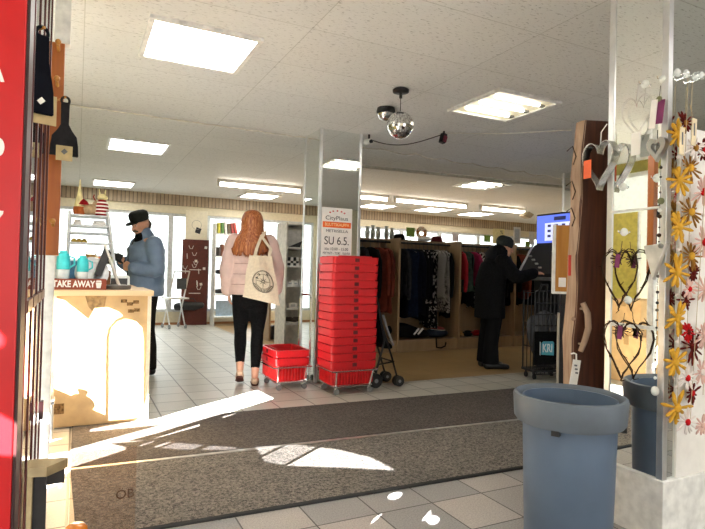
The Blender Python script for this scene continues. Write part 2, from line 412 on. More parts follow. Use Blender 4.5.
WY0, WY1, WZ0, WZ1 = -1.15, 4.9, .55, 2.40
mb = MB(); mb.box(X0-.12, X0, Y0, WY0, 0, CH); mb.box(X0-.12, X0, WY1, Y1, 0, CH); mb.box(X0-.12, X0, WY0, WY1, 0, WZ0); mb.box(X0-.12, X0, WY0, WY1, WZ1, CH)
struct(mb.build('wall_left', mat('olive_wall', 'A9A052', .8, var=.05)))
film = sheet('window_film', [(WY0, WZ0), (WY1, WZ0), (WY1, WZ1), (WY0, WZ1)], holes + soft, .002, m_film, X0-.02)
tag(film, 'added unseen film in the left wall window, cut to shape the sun patches', 'window film')
ts = MB()
for P in soft:
    c = Vector((sum(p[0] for p in P)/len(P), sum(p[1] for p in P)/len(P)))
    ts.prism([tuple(c + (Vector(p)-c)*1.02) for p in P], (X0-.024, X0-.0235), 'X')
ts.build('sun_dimming_film', glass_material('grey_tint_film', (.66, .66, .67)), film)  # added tint that dims the softer sun patches

# ---- floor mats
m_mat1 = carpet_material('brown_mat_pile', hx('2E2A28'), hx('6A625C')); m_mat2 = carpet_material('grey_mat_pile', hx('2F2E2C'), hx('928B82'))
def quad_slab(pts, z0, z1):
    q = MB(); q.prism([(p.x, p.y) for p in pts], (z0, z1), 'Z'); return q
A = [Vector((.0, 3.33, 0)), Vector((6.2, 3.08, 0)), Vector((6.2, 4.03, 0)), Vector((.0, 4.22, 0))]
B = [Vector((.03, 2.45, 0)), Vector((6.2, 2.28, 0)), Vector((6.2, 3.04, 0)), Vector((.0, 3.30, 0))]
t = thing('door_mat', 'dark brown entrance mat, the one nearer the shop', 'door mat', (0, 0, 0)); quad_slab(A, 0, .008).build('pile', m_mat1, t)
q = MB(); q.tube([(0, 3.335, .005), (6.2, 3.085, .005)], .008, 6); q.build('edge_trim', mat('dark_rubber', (.03, .03, .03), .8), t)
t = thing('door_mat', 'speckled grey entrance mat, the one nearer the camera', 'door mat', (0, 0, 0)); quad_slab(B, 0, .008).build('pile', m_mat2, t)
q = MB(); q.tube([(.03, 2.45, .004), (6.2, 2.28, .004)], .012, 6); q.build('edge_trim', MATS['dark_rubber'], t)
q = MB(); q.prism([(0, 3.302), (6.2, 3.045), (6.2, 3.075), (0, 3.332)], (0, .011), 'Z')
tag(q.build('floor_strip', mat('steel_strip', (.55, .53, .5), .4, .8), None), 'metal strip on the floor between the two entrance mats', 'floor strip')

# ------------------------------------------------------------------ ceiling lights
m_lamp = mat('lamp_glow', 'FFF8EA', .5, var=0, emit='FBF8F2', estr=9.5)
m_tubeglow = mat('tube_glow', 'FFF6E6', .5, var=0, emit='FFF4E4', estr=9)
m_lframe = mat('lamp_frame_white', 'E9E8E4', .4)
def troffer(x, y, label, open_=False):
    t = thing('ceiling_light', label, 'ceiling light', (x, y, CH), 0, 'square recessed ceiling lights')
    f = MB(); s = .33
    for a in ((-s, s, -s, -s+.03), (-s, s, s-.03, s), (-s, -s+.03, -s+.03, s-.03), (s-.03, s, -s+.03, s-.03)): f.box(a[0], a[1], a[2], a[3], -.022, -.001)
    f.build('frame', m_lframe, t)
    if not open_:
        d = MB(); d.box(-s+.03, s-.03, -s+.03, s-.03, -.014, -.004); d.build('diffuser', m_lamp, t)
    else:
        d = MB(); d.box(-s+.03, s-.03, -s+.03, s-.03, -.006, -.002); d.build('reflector', mat('lamp_reflector', 'FFF3D0', .4, emit='FFEFC8', estr=.2), t)
        for k in (-.18, 0, .18):
            q = MB(); q.tube([(-.24, k, -.014), (.22, k, -.014)], .012, 8); q.build('tube', m_lamp, t)
            q = MB(); q.boxc((.25, k, -.013), (.05, .04, .018)); q.build('lamp_holder', mat('lamp_holder_grey', '8C8A82', .5), t)
    return t
troffer(.66, 3.6, 'large bright square ceiling light nearest the camera, upper left')
troffer(3.15, 3.55, 'open square ceiling light with bare tubes, right of the disco ball', True)
troffer(.60, 6.9, 'square ceiling light second back in the left row above the counter')
troffer(.52, 10.22, 'square ceiling light farthest back in the left row, above the man')
troffer(3.08, 10.22, 'square ceiling light by the back wall above the woman')
troffer(5.65, 6.8, 'square ceiling light over the clothing racks in front of the tubes', True)
troffer(5.65, 10.2, 'square ceiling light by the back wall just right of the mirrored pillar')
troffer(6.95, 10.0, 'square ceiling light by the back wall above the middle clothing rack')
troffer(8.2, 10.1, 'square ceiling light by the back wall left of the person in black')
troffer(.7, .2, 'square ceiling light above the entrance'); troffer(3.15, .2, 'square ceiling light above the entrance mirror pillar')
troffer(8.2, 6.85, 'square ceiling light behind the gaming machine')
def batten(xa, xb, label):
    t = thing('fluorescent_tube_light', label, 'tube light', ((xa+xb)/2, 8.72, CH), 0, 'long tube lights across the shop')
    L = (xb-xa)/2
    q = MB(); q.box(-L, L, -.04, .04, -.05, 0); q.build('housing', m_lframe, t)
    q = MB(); q.tube([(-L+.03, 0, -.085), (L-.03, 0, -.082)], .026, 10); q.build('tube', m_tubeglow, t)
    for e in (-1, 1):
        q = MB(); q.boxc((e*(L-.015), 0, -.07), (.03, .07, .09)); q.build('end_cap', m_lframe, t)
batten(1.95, 3.36, 'long ceiling tube light left of the mirrored pillar')
batten(3.6, 5.06, 'long ceiling tube light right behind the mirrored pillar')
batten(5.2, 6.86, 'long ceiling tube light above the middle clothing rack')
batten(7.2, 8.4, 'long ceiling tube light above the person in black')
# ceiling cables
q = MB(); pts = []
for i in range(41):
    x = -.3 + i*2.42/40; pts.append((x, 5.42+.01*math.sin(i*1.7), CH-.016-.006*abs(math.sin(i*.8))))
q.tube(pts, .007, 5); tag(q.build('string_light_cable', mat('white_cable', 'CFCBC0', .6)), 'pale light cable clipped along the ceiling left of the pillar', 'cable')
q = MB(); pts = []
for i in range(61):
    x = 2.62 + i*3.6/60; pts.append((x, 5.38+.004*i+.012*math.sin(i*1.1), CH-.02-.028*abs(math.sin(i*.42))))
q.tube(pts, .007, 5); tag(q.build('string_light_cable', MATS['white_cable']), 'wavy pale light cable along the ceiling right of the pillar', 'cable')
q = MB(); q.tube([(3.1, 6.42, CH-.03), (6.9, 6.12, CH-.03), (8.5, 6.0, CH-.03)], .022, 8); tag(q.build('ceiling_conduit', mat('conduit_grey', 'B9B6AC', .5)), 'straight grey conduit on the ceiling over the clothing racks', 'conduit')

# ------------------------------------------------------------------ mirrored pillars
m_alu_trim = mat('satin_aluminium_trim', (.72, .73, .74), .3, .9, .03)
def pillar(x0, x1, y0, y1, label, plinth=0.0):
    t = thing('mirrored_pillar', label, 'pillar', ((x0+x1)/2, (y0+y1)/2, 0)); a, b = (x1-x0)/2, (y1-y0)/2
    zc = plinth
    if plinth:
        q = MB(); q.box(-a-.012, a+.012, -b-.012, b+.012, 0, plinth); q.build('plinth', mat('white_plinth', 'E9E9E6', .45), t, bevel=.004)
    q = MB(); q.box(-a+.012, a-.012, -b+.012, b-.012, zc, CH); q.build('core', mat('pillar_core_grey', '8F918F', .6), t)
    for nm, (p0, p1, p2, p3) in dict(f=(-a+.03, a-.03, -b+.006, -b+.012), k=(-a+.03, a-.03, b-.012, b-.006), l=(-a+.006, -a+.012, -b+.03, b-.03), r=(a-.012, a-.006, -b+.03, b-.03)).items():
        q = MB(); q.box(p0, p1, p2, p3, zc, CH); q.build('mirror_panel', mirror, t)
    for sx in (-1, 1):
        for sy in (-1, 1):
            q = MB(); q.box(*sorted((sx*a, sx*(a-.03))), *sorted((sy*b, sy*(b-.03))), zc, CH); q.build('corner_trim', m_alu_trim, t, bevel=.002)
    return t
pillar(2.13, 2.60, 5.03, 5.46, 'mirrored ceiling pillar behind the tall stack of red baskets')
pillar(5.95, 6.42, 5.05, 5.48, 'mirrored ceiling pillar behind the gaming machine screen')
PX_, PY_ = 2.205, 1.473     # left face / front face of the pillar by the entrance
pillar(PX_, PX_+.47, PY_, 1.765, 'mirrored pillar by the entrance hung with hearts and felt flowers', .262)
q = MB(); q.box(2.292, 2.64, PY_-.002, PY_+.0055, .263, 1.76); tag(q.build('reflection_board', paper), 'white board standing in for a reflection on the entrance pillar behind the felt flowers', 'board')  # white board stands in for a bright reflection in the pillar mirror
q = MB(); q.box(PX_-.006, PX_-.0005, 1.50, 1.74, 1.405, 1.413); tag(q.build('reflected_shelf_edge', white), 'thin white strip standing in for a reflected shelf edge above the twig hearts', 'strip')  # both strips stand in for white shelf edges reflected in the mirror
q = MB(); q.box(PX_-.006, PX_-.0005, 1.50, 1.74, .885, .90); tag(q.build('reflected_shelf_edge', white), 'thin white strip standing in for a reflected shelf edge between the two twig hearts', 'strip')

# poster on the pillar
po = thing('poster', 'white event poster reading SU 6.5. on the mirrored pillar', 'poster', (2.265, 5.017, 1.445)); po.scale = (1.27, 1, 1)
q = MB(); q.box(-.085, .18, -.004, .0, -.27, .30); q.build('sheet', paper, po)
orange = mat('poster_orange', 'E8641E', .7); pred = mat('poster_red', 'C3202C', .7); dk = mat('poster_dark', '4A4A4C', .7)
RX = (PI/2, 0, 0)
text('CityPlaus', .058, dk, po, (.045, -.006, .195), RX, sx=.92)
q = MB(); q.box(-.075, .17, -.0052, -.004, .10, .158); q.build('banner', orange, po)
text('BUUTTIKAUPPA', .045, mat('poster_cream', 'F6DDA8', .7), po, (.048, -.006, .129), RX, sx=.66)
text('METRISELLA', .040, dk, po, (.048, -.006, .065), RX, sx=.9)
text('SU 6.5.', .115, inkblack, po, (.048, -.006, -.035), RX, sx=.66)
text('klo 10.00 - 15.00', .040, dk, po, (.048, -.006, -.115), RX, sx=.75)
text('MYYNTI - TORI - KAHVI', .036, dk, po, (.048, -.006, -.158), RX, sx=.62)
q = MB(); q.box(-.075, .17, -.0052, -.004, -.225, -.19); q.build('footer_bar', pred, po)
q = MB()
for k in range(5):
    an = PI*(.15+.7*k/4); q.boxc((.048-.07*math.cos(an), -.005, .235+.035*math.sin(an)), (.013, .002, .013), (0, .6, 0))
q.build('star_marks', pred, po)

# ------------------------------------------------------------------ counter
c = thing('shop_counter', 'wooden shop counter clad with sunlit cardboard', 'counter', (0, 0, 0))
q = MB(); q.box(-.75, .47, 4.22, 4.85, 0, .897); q.build('body', mat('counter_body', 'D8D2C4', .5), c)
q = MB(); q.box(-.78, .50, 4.17, 4.9, .897, .935); q.build('worktop', laminate, c, bevel=.003)
cb = MB(); cb.box(-.115, .462, 4.195, 4.215, .01, .895); cb = cb.build('cardboard_front', card, c)
q = MB(); q.box(.462, .486, 4.185, 4.22, 0, .897); q.build('edge_trim', mat('pale_edge', 'E6D9C0', .5), c)
def ctape(pxs, y=4.1935, m=tape, nm='packing_tape', par=cb, th=.0012):
    P = [onY(x, y_, y) for x, y_ in pxs]
    q = MB(); q.prism([(p.x, p.z) for p in P], (y, y+th), 'Y'); return q.build(nm, m, par)
ctape([(108.5, 338), (115, 338), (116, 420), (108.5, 422)])
ctape([(116, 368), (143, 366), (143, 376), (116, 378)])
ctape([(85, 295), (107, 294), (104, 310), (96, 316), (88, 306)], m=mat('printed_brown', '9A7B50', .8, var=.2, scale=40), nm='printed_panel')
for i in range(9):
    a = onY(112, 345+i*6.5, 4.1925); q = MB(); q.box(a.x-.02, a.x+.02, 4.1915, 4.193, a.z-.008, a.z+.004); q.build('printed_line', mat('print_brown_ink', '7B5E3B', .9, var=.3, scale=80), cb)
for pxy in ((124, 301), (130, 304), (136, 302), (131, 311), (137, 310)):
    a = onY(*pxy, 4.1925); q = MB(); q.box(a.x-.02, a.x+.02, 4.1935, 4.1955, a.z-.012, a.z+.012); q.build('print_mark', MATS['print_brown_ink'], cb)
a = onY(59, 409, 4.1925); q = MB(); q.box(a.x-.03, a.x+.03, 4.1935, 4.1955, a.z-.035, a.z+.035); q.build('print_square', MATS['print_brown_ink'], cb)
c2 = thing('counter_wing', 'rear wing of the shop counter beside the man in the cap', 'counter', (0, 0, 0))
q = MB(); q.box(-.9, .44, 4.92, 5.6, 0, .897); q.build('body', MATS['counter_body'], c2)
q = MB(); q.box(-.92, .46, 4.905, 5.62, .897, .935); q.build('worktop', laminate, c2, bevel=.003)

# tray and cups on the counter
CT = .935
t = thing('display_tray', 'reddish brown tray lettered TAKE AWAY on the counter', 'tray', (-.03, 4.32, CT))
brownred = mat('terracotta_card', '8C4028', .6)
q = MB(); q.box(-.13, .22, -.06, -.05, 0, .074); q.box(-.13, .22, .09, .10, 0, .074); q.box(-.13, -.12, -.05, .09, 0, .074); q.box(.21, .22, -.05, .09, 0, .074); q.box(-.12, .21, -.05, .09, 0, .01)
q.build('tray_body', brownred, t)
text('TAKE AWAY', .062, paper, t, (.015, -.0605, .038), RX, bold=.002, sx=.74)
q = MB(); q.prism([(.158, .012), (.183, .012), (.19, .052), (.151, .052)], (-.0615, -.060), 'Y'); q.prism([(.152, .056), (.189, .056), (.185, .066), (.156, .066)], (-.0615, -.060), 'Y'); q.build('cup_symbol', paper, t)
turq = mat('turquoise_plastic', '3FC3C9', .3); milky = mat('milky_plastic', 'E3EAEA', .35)
def cup(x, y, s, label):
    t = thing('travel_cup', label, 'cup', (x, y, CT+.0105), 0, 'turquoise cups in the tray')
    q = MB(); q.lathe([(.030*s, 0), (.036*s, .02), (.040*s, .125*s)], 20); q.build('cup_body', milky, t, smooth=40)
    q = MB(); q.lathe([(.043*s, .126*s), (.042*s, .20*s), (.036*s, .232*s), (.026*s, .238*s), (.024*s, .252*s), (.0005, .253*s)], 20); q.build('lid', turq, t, smooth=40)
    q = MB(); q.tube([(.038*s, 0, .215*s), (.066*s, 0, .205*s), (.068*s, 0, .16*s), (.039*s, 0, .14*s)], .006*s, 8); q.build('handle', turq, t, smooth=60)
cup(-.085, 4.335, 1.02, 'turquoise and white travel cup at the left end of the tray')
cup(.037, 4.325, .9, 'turquoise and white travel cup in the middle of the tray')
t = thing('serving_plate', 'round silvery plate standing upright behind the cups', 'plate', (.10, 4.455, CT+.118))
q = MB(); q.M = Matrix.Rotation(math.radians(80), 4, 'X'); q.lathe([(.001, -.006), (.06, -.006), (.11, .006), (.115, .008), (.11, .010), (.06, -.002), (.001, -.002)], 32); q.build('plate_disc', mat('silvery_steel', (.72, .74, .75), .3, .8), t, smooth=40)
q = MB(); q.M = Matrix.Rotation(math.radians(80), 4, 'X')
for r in (.05, .075, .098):
    q.tube([(r*math.cos(k*PI/14), r*math.sin(k*PI/14), .006) for k in range(28)], .003, 6, closed=True)
q.build('rib_rings', MATS['silvery_steel'], t)
q = MB(); q.box(-.06, .06, -.02, .03, -.118, -.108); q.build('foot', MATS['silvery_steel'], t)
t = thing('blue_display_box', 'dark blue glass case standing behind the turquoise cups', 'box', (-.01, 4.60, CT))
q = MB(); q.box(-.12, .10, -.06, .06, 0, .20); q.build('case', mat('blue_box', '3F6E8E', .4), t, bevel=.004)
q = MB(); q.box(-.122, .102, -.062, .062, .20, .215); q.build('lid', alu, t)
t = thing('paper_bag', 'brown paper bag standing on the counter behind the tablet', 'bag', (.19, 4.62, CT))
q = MB(); q.prism([(-.04, 0), (.04, 0), (.045, .13), (.02, .14), (-.035, .13)], (-.035, .035), 'Y'); q.build('bag', mat('kraft_brown', '7A5338', .85), t, bevel=.003)
q = MB(); q.tube([(-.02, .0, .13), (-.015, .0, .17), (.015, .0, .17), (.02, .0, .13)], .004, 6); q.build('handle', MATS['kraft_brown'], t)
t = thing('tablet_stand', 'black screen tilted on a pale stand on the counter', 'tablet', (.33, 4.40, CT))
def tp(px, py): p = onY(px, py, 4.40); return (p.x-.33, p.z-CT)
q = MB(); q.prism([tp(94, 275), tp(101, 276), tp(111, 253), tp(105, 246)], (-.06, .06), 'Y'); q.build('screen', black, t, bevel=.003)
u1, u2 = tp(105, 246), tp(119.5, 284)
q = MB(); q.tube([(u1[0], -.065, u1[1]), (u2[0], -.065, .02)], .008, 8); q.tube([(u1[0], .065, u1[1]), (u2[0], .065, .02)], .008, 8); q.tube([(u1[0], -.065, u1[1]), (u1[0], .065, u1[1])], .008, 8); q.build('stand_frame', mat('pale_metal', 'D6D3CC', .4), t)
q = MB(); q.lathe([(.085, 0), (.09, .012), (.088, .03), (.05, .036), (.001, .036)], 28, (u2[0]-.01, .0, 0)); q.build('base', mat('grey_rubber', '5E5A55', .5), t, smooth=40)
t = thing('card_terminal', 'white rounded till device with a dark front on the counter', 'till', (.30, 4.76, CT))
q = MB(); q.box(-.08, .08, -.07, .07, 0, .10); q.build('housing', milky, t, bevel=.02)
q = MB(); q.box(-.06, .06, -.074, -.069, .02, .075); q.build('front_panel', mat('dark_grey_panel', '3A3A3C', .4), t, bevel=.002)

# etagere behind the counter
YE = 5.25
t = thing('display_etagere', 'pale grey metal etagere with toys on its top shelf behind the counter', 'shelf', (0, YE, CT))
pale = mat('pale_grey_metal', 'C4C9CC', .4, .2)
def P(px, py, Y=YE): p = onY(px, py, Y); return Vector((p.x, 0, p.z-CT))
def shelfz(py): return P(88, py).z
q = MB()
for dy in (-.13, .13):
    a, b_, c_, d_ = P(70, 212), P(66, 288), P(107, 213), P(116, 288)
    for u, w in ((a, b_), (c_, d_)): q.tube([(u.x, dy, u.z), (w.x, dy, .0)], .012, 6)
q.build('side_frame', pale, t)
lv = [(216, 70, 108), (226, 70, 109), (233, 69, 110), (243, 69, 111), (263, 68, 113)]
for py, a, b_ in lv:
    z = shelfz(py); q = MB(); q.box(P(a, py).x, P(b_, py).x, -.14, .14, z-.012, z); q.build('shelf_board', pale, t)
def etz(py): return CT + shelfz(py)
def ex(px, py=216): return onY(px, py, YE).x
# toys on the top shelf
knit_red = pattern_material('striped_red_knit', hx('B3202A'), hx('7A1018'), 14, .5, 'checker')
beige_f = mat('beige_felt', 'B59A78', .9, var=.15, scale=30); gold = mat('cream_gold_felt', 'D9CB96', .8, var=.12); orangef = mat('orange_felt', 'A85A30', .9, var=.2)
zt = etz(216)
t = thing('felt_toy', 'cream pointed felt gnome with an orange base on the etagere top', 'toy', (ex(79), YE-.04, zt), 0, 'soft toys on the etagere')
q = MB(); q.lathe([(.04, 0), (.048, .03), (.044, .07)], 14); q.build('skirt', orangef, t, smooth=60)
q = MB(); q.lathe([(.042, .068), (.034, .11), (.02, .17), (.010, .23), (.004, .30), (.001, .30)], 14); q.build('hat', gold, t, smooth=60)
t = thing('felt_toy', 'low brown and orange felt reindeer lying in the middle of the etagere top', 'toy', (ex(89.5), YE-.03, zt), 0, 'soft toys on the etagere')
q = MB(); q.ball((0, 0, .052), .052, 10, (1.5, 1, 1)); q.ball((.055, 0, .10), .036, 10); q.ball((.09, -.01, .09), .02, 8); q.build('body', beige_f, t, smooth=180)
q = MB(); q.lathe([(.045, 0), (.03, .03), (.001, .05)], 10, (-.05, -.02, .09)); q.build('red_cap', mat('felt_red', '8F1A1E', .9), t, smooth=60)
for e in (-1, 1):
    q = MB(); q.tube([(.055+e*.012, 0, .13), (.055+e*.03, 0, .165), (.055+e*.022, 0, .185)], .005, 6); q.build('antler', MATS['felt_red'], t)
t = thing('felt_toy', 'felt mouse in a red striped jumper at the right of the etagere top', 'toy', (ex(101.5), YE-.04, zt), 0, 'soft toys on the etagere')
q = MB(); q.lathe([(.05, 0), (.056, .04), (.05, .10), (.03, .14), (.001, .15)], 14); jumper = q.build('jumper', MATS['felt_red'], t, smooth=60)
q = MB()
for k in range(4): q.lathe([(.0565-.002*k*(k-1), .02+.03*k), (.058-.002*k*(k-1), .026+.03*k), (.0565-.002*k*(k-1), .032+.03*k)], 14, cap=False)
q.build('white_stripes', paper, jumper)
q = MB(); q.ball((0, 0, .165), .034, 10, (1.1, 1, .9)); q.ball((.03, -.01, .16), .016, 8); q.build('head', gold, t, smooth=180)
for e in (-1, 1):
    q = MB(); q.tube([(e*.02, 0, .19), (e*.026, 0, .235)], [.008, .004], 6); q.build('ear', gold, t)
# jars on the third shelves
cols = [('7FA23C', 'green'), ('2E2B28', 'black'), ('B84A55', 'pink'), ('D8702C', 'orange'), ('D9B44C', 'yellow')]
for i, (hx_, cn) in enumerate(cols):
    t = thing('spice_jar', cn + ' jar in the row of jars on the lowest etagere shelf', 'jar', (ex(110.5-3.6*i, 262), YE-.06, etz(263)), 0, 'jars on the etagere')
    q = MB(); q.lathe([(.016, 0), (.018, .004), (.018, .05), (.014, .056)], 12); q.build('jar_body', mat('jar_'+cn, hx_, .3), t, smooth=40)
    q = MB(); q.lathe([(.016, .057), (.016, .068)], 12); q.build('lid', mat('jar_lid_white', 'DDD9CC', .4), t)
t = thing('wicker_basket', 'small round wicker ring basket left of the jars on the etagere', 'basket', (ex(90.5, 262), YE-.05, etz(263)))
q = MB(); q.lathe([(.035, 0), (.045, .03), (.04, .075), (.036, .075), (.04, .03), (.03, .006), (.001, .006)], 16); q.build('weave', mat('wicker_brown', '9C7A4A', .8, var=.25, scale=70), t, smooth=60)
q = MB(); q.tube([(-.04, 0, .07), (-.025, 0, .115), (.025, 0, .115), (.04, 0, .07)], .004, 6); q.build('handle', MATS['wicker_brown'], t)
for i, (a, b_) in enumerate(((73, 82), (92, 106))):
    t = thing('folded_napkins', ('left' if i == 0 else 'right') + ' pile of folded white napkins on the upper etagere shelf', 'napkins', (ex((a+b_)/2, 226), YE, etz(226)))
    w = (ex(b_)-ex(a))/2; q = MB()
    for k in range(3): q.boxc((0, 0, .008+.016*k), (2*w-.01*k, .16, .014))
    q.build('napkin_stack', paper, t, bevel=.003)
for i, px in enumerate((74, 79, 84)):
    t = thing('gold_ornament', ('left', 'middle', 'right')[i] + ' one of three little gold ornaments on the third etagere shelf', 'ornament', (ex(px, 243), YE-.07, etz(243)), 0, 'gold ornaments on the etagere')
    q = MB(); q.lathe([(.02, 0), (.026, .012), (.012, .03), (.001, .034)], 10); q.build('ornament_body', mat('old_gold', 'B79A3E', .4, .4), t, smooth=60)

# ------------------------------------------------------------------ people
def hand(mb, wrist, d, side, nrm, s=1.0, curl=.5, thumb=1):
    # d: pointing direction, side: towards the thumb, nrm: palm side
    d = Vector(d).normalized(); side = Vector(side); side = (side - d*side.dot(d)).normalized(); nrm = Vector(nrm); nrm = (nrm - d*nrm.dot(d) - side*nrm.dot(side)).normalized()
    w = Vector(wrist)
    mb.loft([w - d*.02*s, w + d*.03*s, w + d*.085*s], [.026*s, .036*s, .040*s], [.02*s, .017*s, .013*s], side, 12)
    for k, (o, L) in enumerate(((.030, .070), (.010, .078), (-.010, .072), (-.029, .056))):
        p = w + d*.078*s + side*o*s; an = 0; pts = [p]
        for j in range(3):
            an += curl*(.55 if j == 0 else .8); p = p + (d*math.cos(an) + nrm*math.sin(an))*L*s/3*1.1; pts.append(p)
        mb.tube(pts, [.0095*s, .009*s, .0085*s, .0065*s], 8)
    p = w + d*.02*s + side*.026*s
    mb.tube([p, p + (side*.6 + d*.7 + nrm*.3*curl)*.035*s, p + (side*.55 + d*1.35 + nrm*.7*curl)*.045*s, p + (side*.35 + d*2.0 + nrm*1.0*curl)*.042*s], [.013*s, .011*s, .010*s, .007*s], 8)

def head(mb, c, fwd, tilt=0, s=1.0):
    # c centre of skull, fwd facing angle about z from +Y, tilt > 0 looks down
    M = Matrix.Translation(Vector(c)) @ Matrix.Rotation(fwd, 4, 'Z') @ Matrix.Rotation(-tilt, 4, 'X') @ Matrix.Scale(s, 4)
    o = mb.M; mb.M = o @ M
    mb.ball((0, -.01, .02), .092, 14, (.82, 1.0, 1.02))
    mb.loft([(0, .03, .05), (0, .036, 0), (0, .045, -.05), (0, .055, -.095)], [.066, .066, .056, .034], [.055, .055, .045, .028], (1, 0, 0), 14)
    mb.loft([(0, .088, .025), (0, .100, .0), (0, .112, -.022)], [.008, .011, .016], [.008, .012, .012], (1, 0, 0), 10)   # nose
    mb.loft([(-.026, .086, -.055), (0, .096, -.053), (.026, .086, -.055)], [.008]*3, [.006]*3, (0, 0, 1), 8)         # lips
    mb.loft([(-.045, .075, .033), (0, .086, .036), (.045, .075, .033)], [.010]*3, [.008]*3, (0, 0, 1), 8)            # brow
    for e in (-1, 1):
        mb.loft([(e*.076, -.01, .03), (e*.084, -.016, .005), (e*.076, -.008, -.03)], [.012, .016, .009], [.008, .009, .006], (0, 1, 0), 10)
    mb.M = o
    return M
def face_parts(M, parent, eyecol='3A2E26', brow=None):
    for e in (-1, 1):
        q = MB(); q.M = M.copy(); q.ball((e*.030, .0725, .012), .0135, 8, (1, .75, .7)); ey = q.build('eye', mat('eye_white', 'E4DDD4', .2), parent, smooth=180)
        q = MB(); q.M = M.copy(); q.ball((e*.030, .0815, .012), .006, 8, (1, .6, 1)); q.build('iris', mat('iris_'+eyecol, eyecol, .2), ey, smooth=180)
        if brow:
            q = MB(); q.M = M.copy(); q.tube([(e*.014, .092, .034), (e*.03, .089, .038), (e*.047, .078, .032)], [.004, .005, .003], 6); q.build('eyebrow', brow, parent)

# --- woman with long ginger hair, seen from behind, walking away
W = thing('person', 'person in a pale pink padded jacket and black leggings with long ginger hair, walking away', 'person', (1.50, 5.17, 0), -math.radians(15))
S = 1.0
bm_ = MB()
bm_.loft([(0, 0, .84), (0, -.01, .95), (0, 0, 1.08), (0, .01, 1.25), (0, 0, 1.38), (0, 0, 1.44)], [.155, .165, .12, .15, .165, .07], [.11, .115, .09, .11, .09, .06], (1, 0, 0), 18)
bm_.loft([(0, .0, 1.42), (0, .015, 1.50), (0, .02, 1.55)], [.052, .05, .05], [.052, .05, .05], (1, 0, 0), 12)
WM = head(bm_, (0, .02, 1.575), -.12, .1, .98)
lh, ll, la = Vector((-.085, 0, .86)), Vector((-.085, .07, .50)), Vector((-.082, -.06, .155))
rh, rl, ra = Vector((.085, 0, .86)), Vector((.075, .03, .49)), Vector((.06, -.02, .09))
for h, k, a in ((lh, ll, la), (rh, rl, ra)): bm_.loft([h, h.lerp(k, .5), k, k.lerp(a, .35), a], [.085, .072, .052, .05, .034], [.09, .075, .054, .054, .036], (1, 0, 0), 14)
bm_.loft([la, la+Vector((0, .01, -.045)), la+Vector((0, .08, -.085)), la+Vector((0, .15, -.115))], [.03, .034, .038, .03], [.034, .03, .022, .014], (1, 0, 0), 12)
bm_.loft([ra+Vector((0, -.035, -.055)), ra+Vector((.002, .03, -.05)), ra+Vector((.006, .12, -.066)), ra+Vector((.01, .17, -.074))], [.028, .034, .038, .03], [.026, .03, .02, .012], (1, 0, 0), 12)
lsh, lel, lwr = Vector((-.155, 0, 1.375)), Vector((-.215, -.03, 1.11)), Vector((-.205, .04, .885))
rsh, rel, rwr = Vector((.155, 0, 1.375)), Vector((.235, -.05, 1.12)), Vector((.235, .05, .90))
for a, b_, c_ in ((lsh, lel, lwr), (rsh, rel, rwr)): bm_.loft([a, a.lerp(b_, .5), b_, b_.lerp(c_, .3), c_], [.05, .045, .038, .038, .026], [.05, .045, .038, .036, .022], (0, 1, 0), 12)
hand(bm_, lwr, (.05, .1, -1), (0, 1, 0), (1, 0, 0), .92, .45); hand(bm_, rwr, (-.05, .1, -1), (0, 1, 0), (-1, 0, 0), .92, .5)
skin(bm_, 'body', mat('pale_skin', 'D2A088', .5, var=.04), W, .007, 3)
face_parts(WM, W, '4A5A50')
# jacket with soft horizontal quilting
pink = mat('dusty_pink_nylon', 'D3B7AF', .55, var=.04, scale=14, bump=.15)
j = MB(); zs = [.865 + i*.0192 for i in range(30)]
def wj(z):
    if z < 1.34: return .186
    return .186 - .11*((z-1.34)/.09)**1.3 if z < 1.43 else .07
pts, rx, ry = [], [], []
for z in zs:
    zz = min(z, 1.425); f = 1 + .075*abs(math.sin((z-.865)*PI/.098)) ** .7
    pts.append((0, -.005, z)); rx.append(max(.075, wj(zz))*f); ry.append(max(.07, min(.155, wj(zz)*.74))*f)
j.loft(pts, rx, ry, (1, 0, 0), 28, dome=False)
for a, b_, c_, e in ((lsh, lel, lwr, -1), (rsh, rel, rwr, 1)):
    pts, rr = [], []
    for i in range(25):
        u = i/24; p = a.lerp(b_, u/.52) if u < .52 else b_.lerp(c_, (u-.52)/.48); pts.append(p + Vector((e*.01, 0, 0))); rr.append((.077 - .019*u)*(1+.10*abs(math.sin(u*PI*5))**.7))
    pts = pts[:-1]; rr = rr[:-1]; j.loft(pts, rr, rr, (0, 1, 0), 16)
j.loft([(0, 0, 1.40), (0, .005, 1.47), (0, .01, 1.50)], [.10, .085, .08], [.095, .085, .08], (1, 0, 0), 18)
jk = skin(j, 'jacket', pink, W, .010, 2)
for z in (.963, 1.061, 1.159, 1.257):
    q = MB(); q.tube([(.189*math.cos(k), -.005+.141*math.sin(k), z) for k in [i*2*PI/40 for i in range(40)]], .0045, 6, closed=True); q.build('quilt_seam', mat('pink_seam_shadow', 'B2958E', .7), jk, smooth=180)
lg = MB()
for h, k, a, top in ((lh, ll, la, 1), (rh, rl, ra, 1)):
    lg.loft([h+Vector((0, 0, .04)), h.lerp(k, .45), k, k.lerp(a, .3), k.lerp(a, .82)], [.096, .083, .060, .060, .043], [.105, .086, .062, .064, .045], (1, 0, 0), 16, dome=False)
lg.loft([(0, 0, .83), (0, 0, .95), (0, 0, 1.0)], [.17, .175, .15], [.125, .125, .11], (1, 0, 0), 18)
skin(lg, 'leggings', blackcloth, W, .011, 2)
beigeshoe = mat('beige_shoe_leather', 'D9B99E', .6); soled = mat('dark_red_sole', '5A2A24', .7)
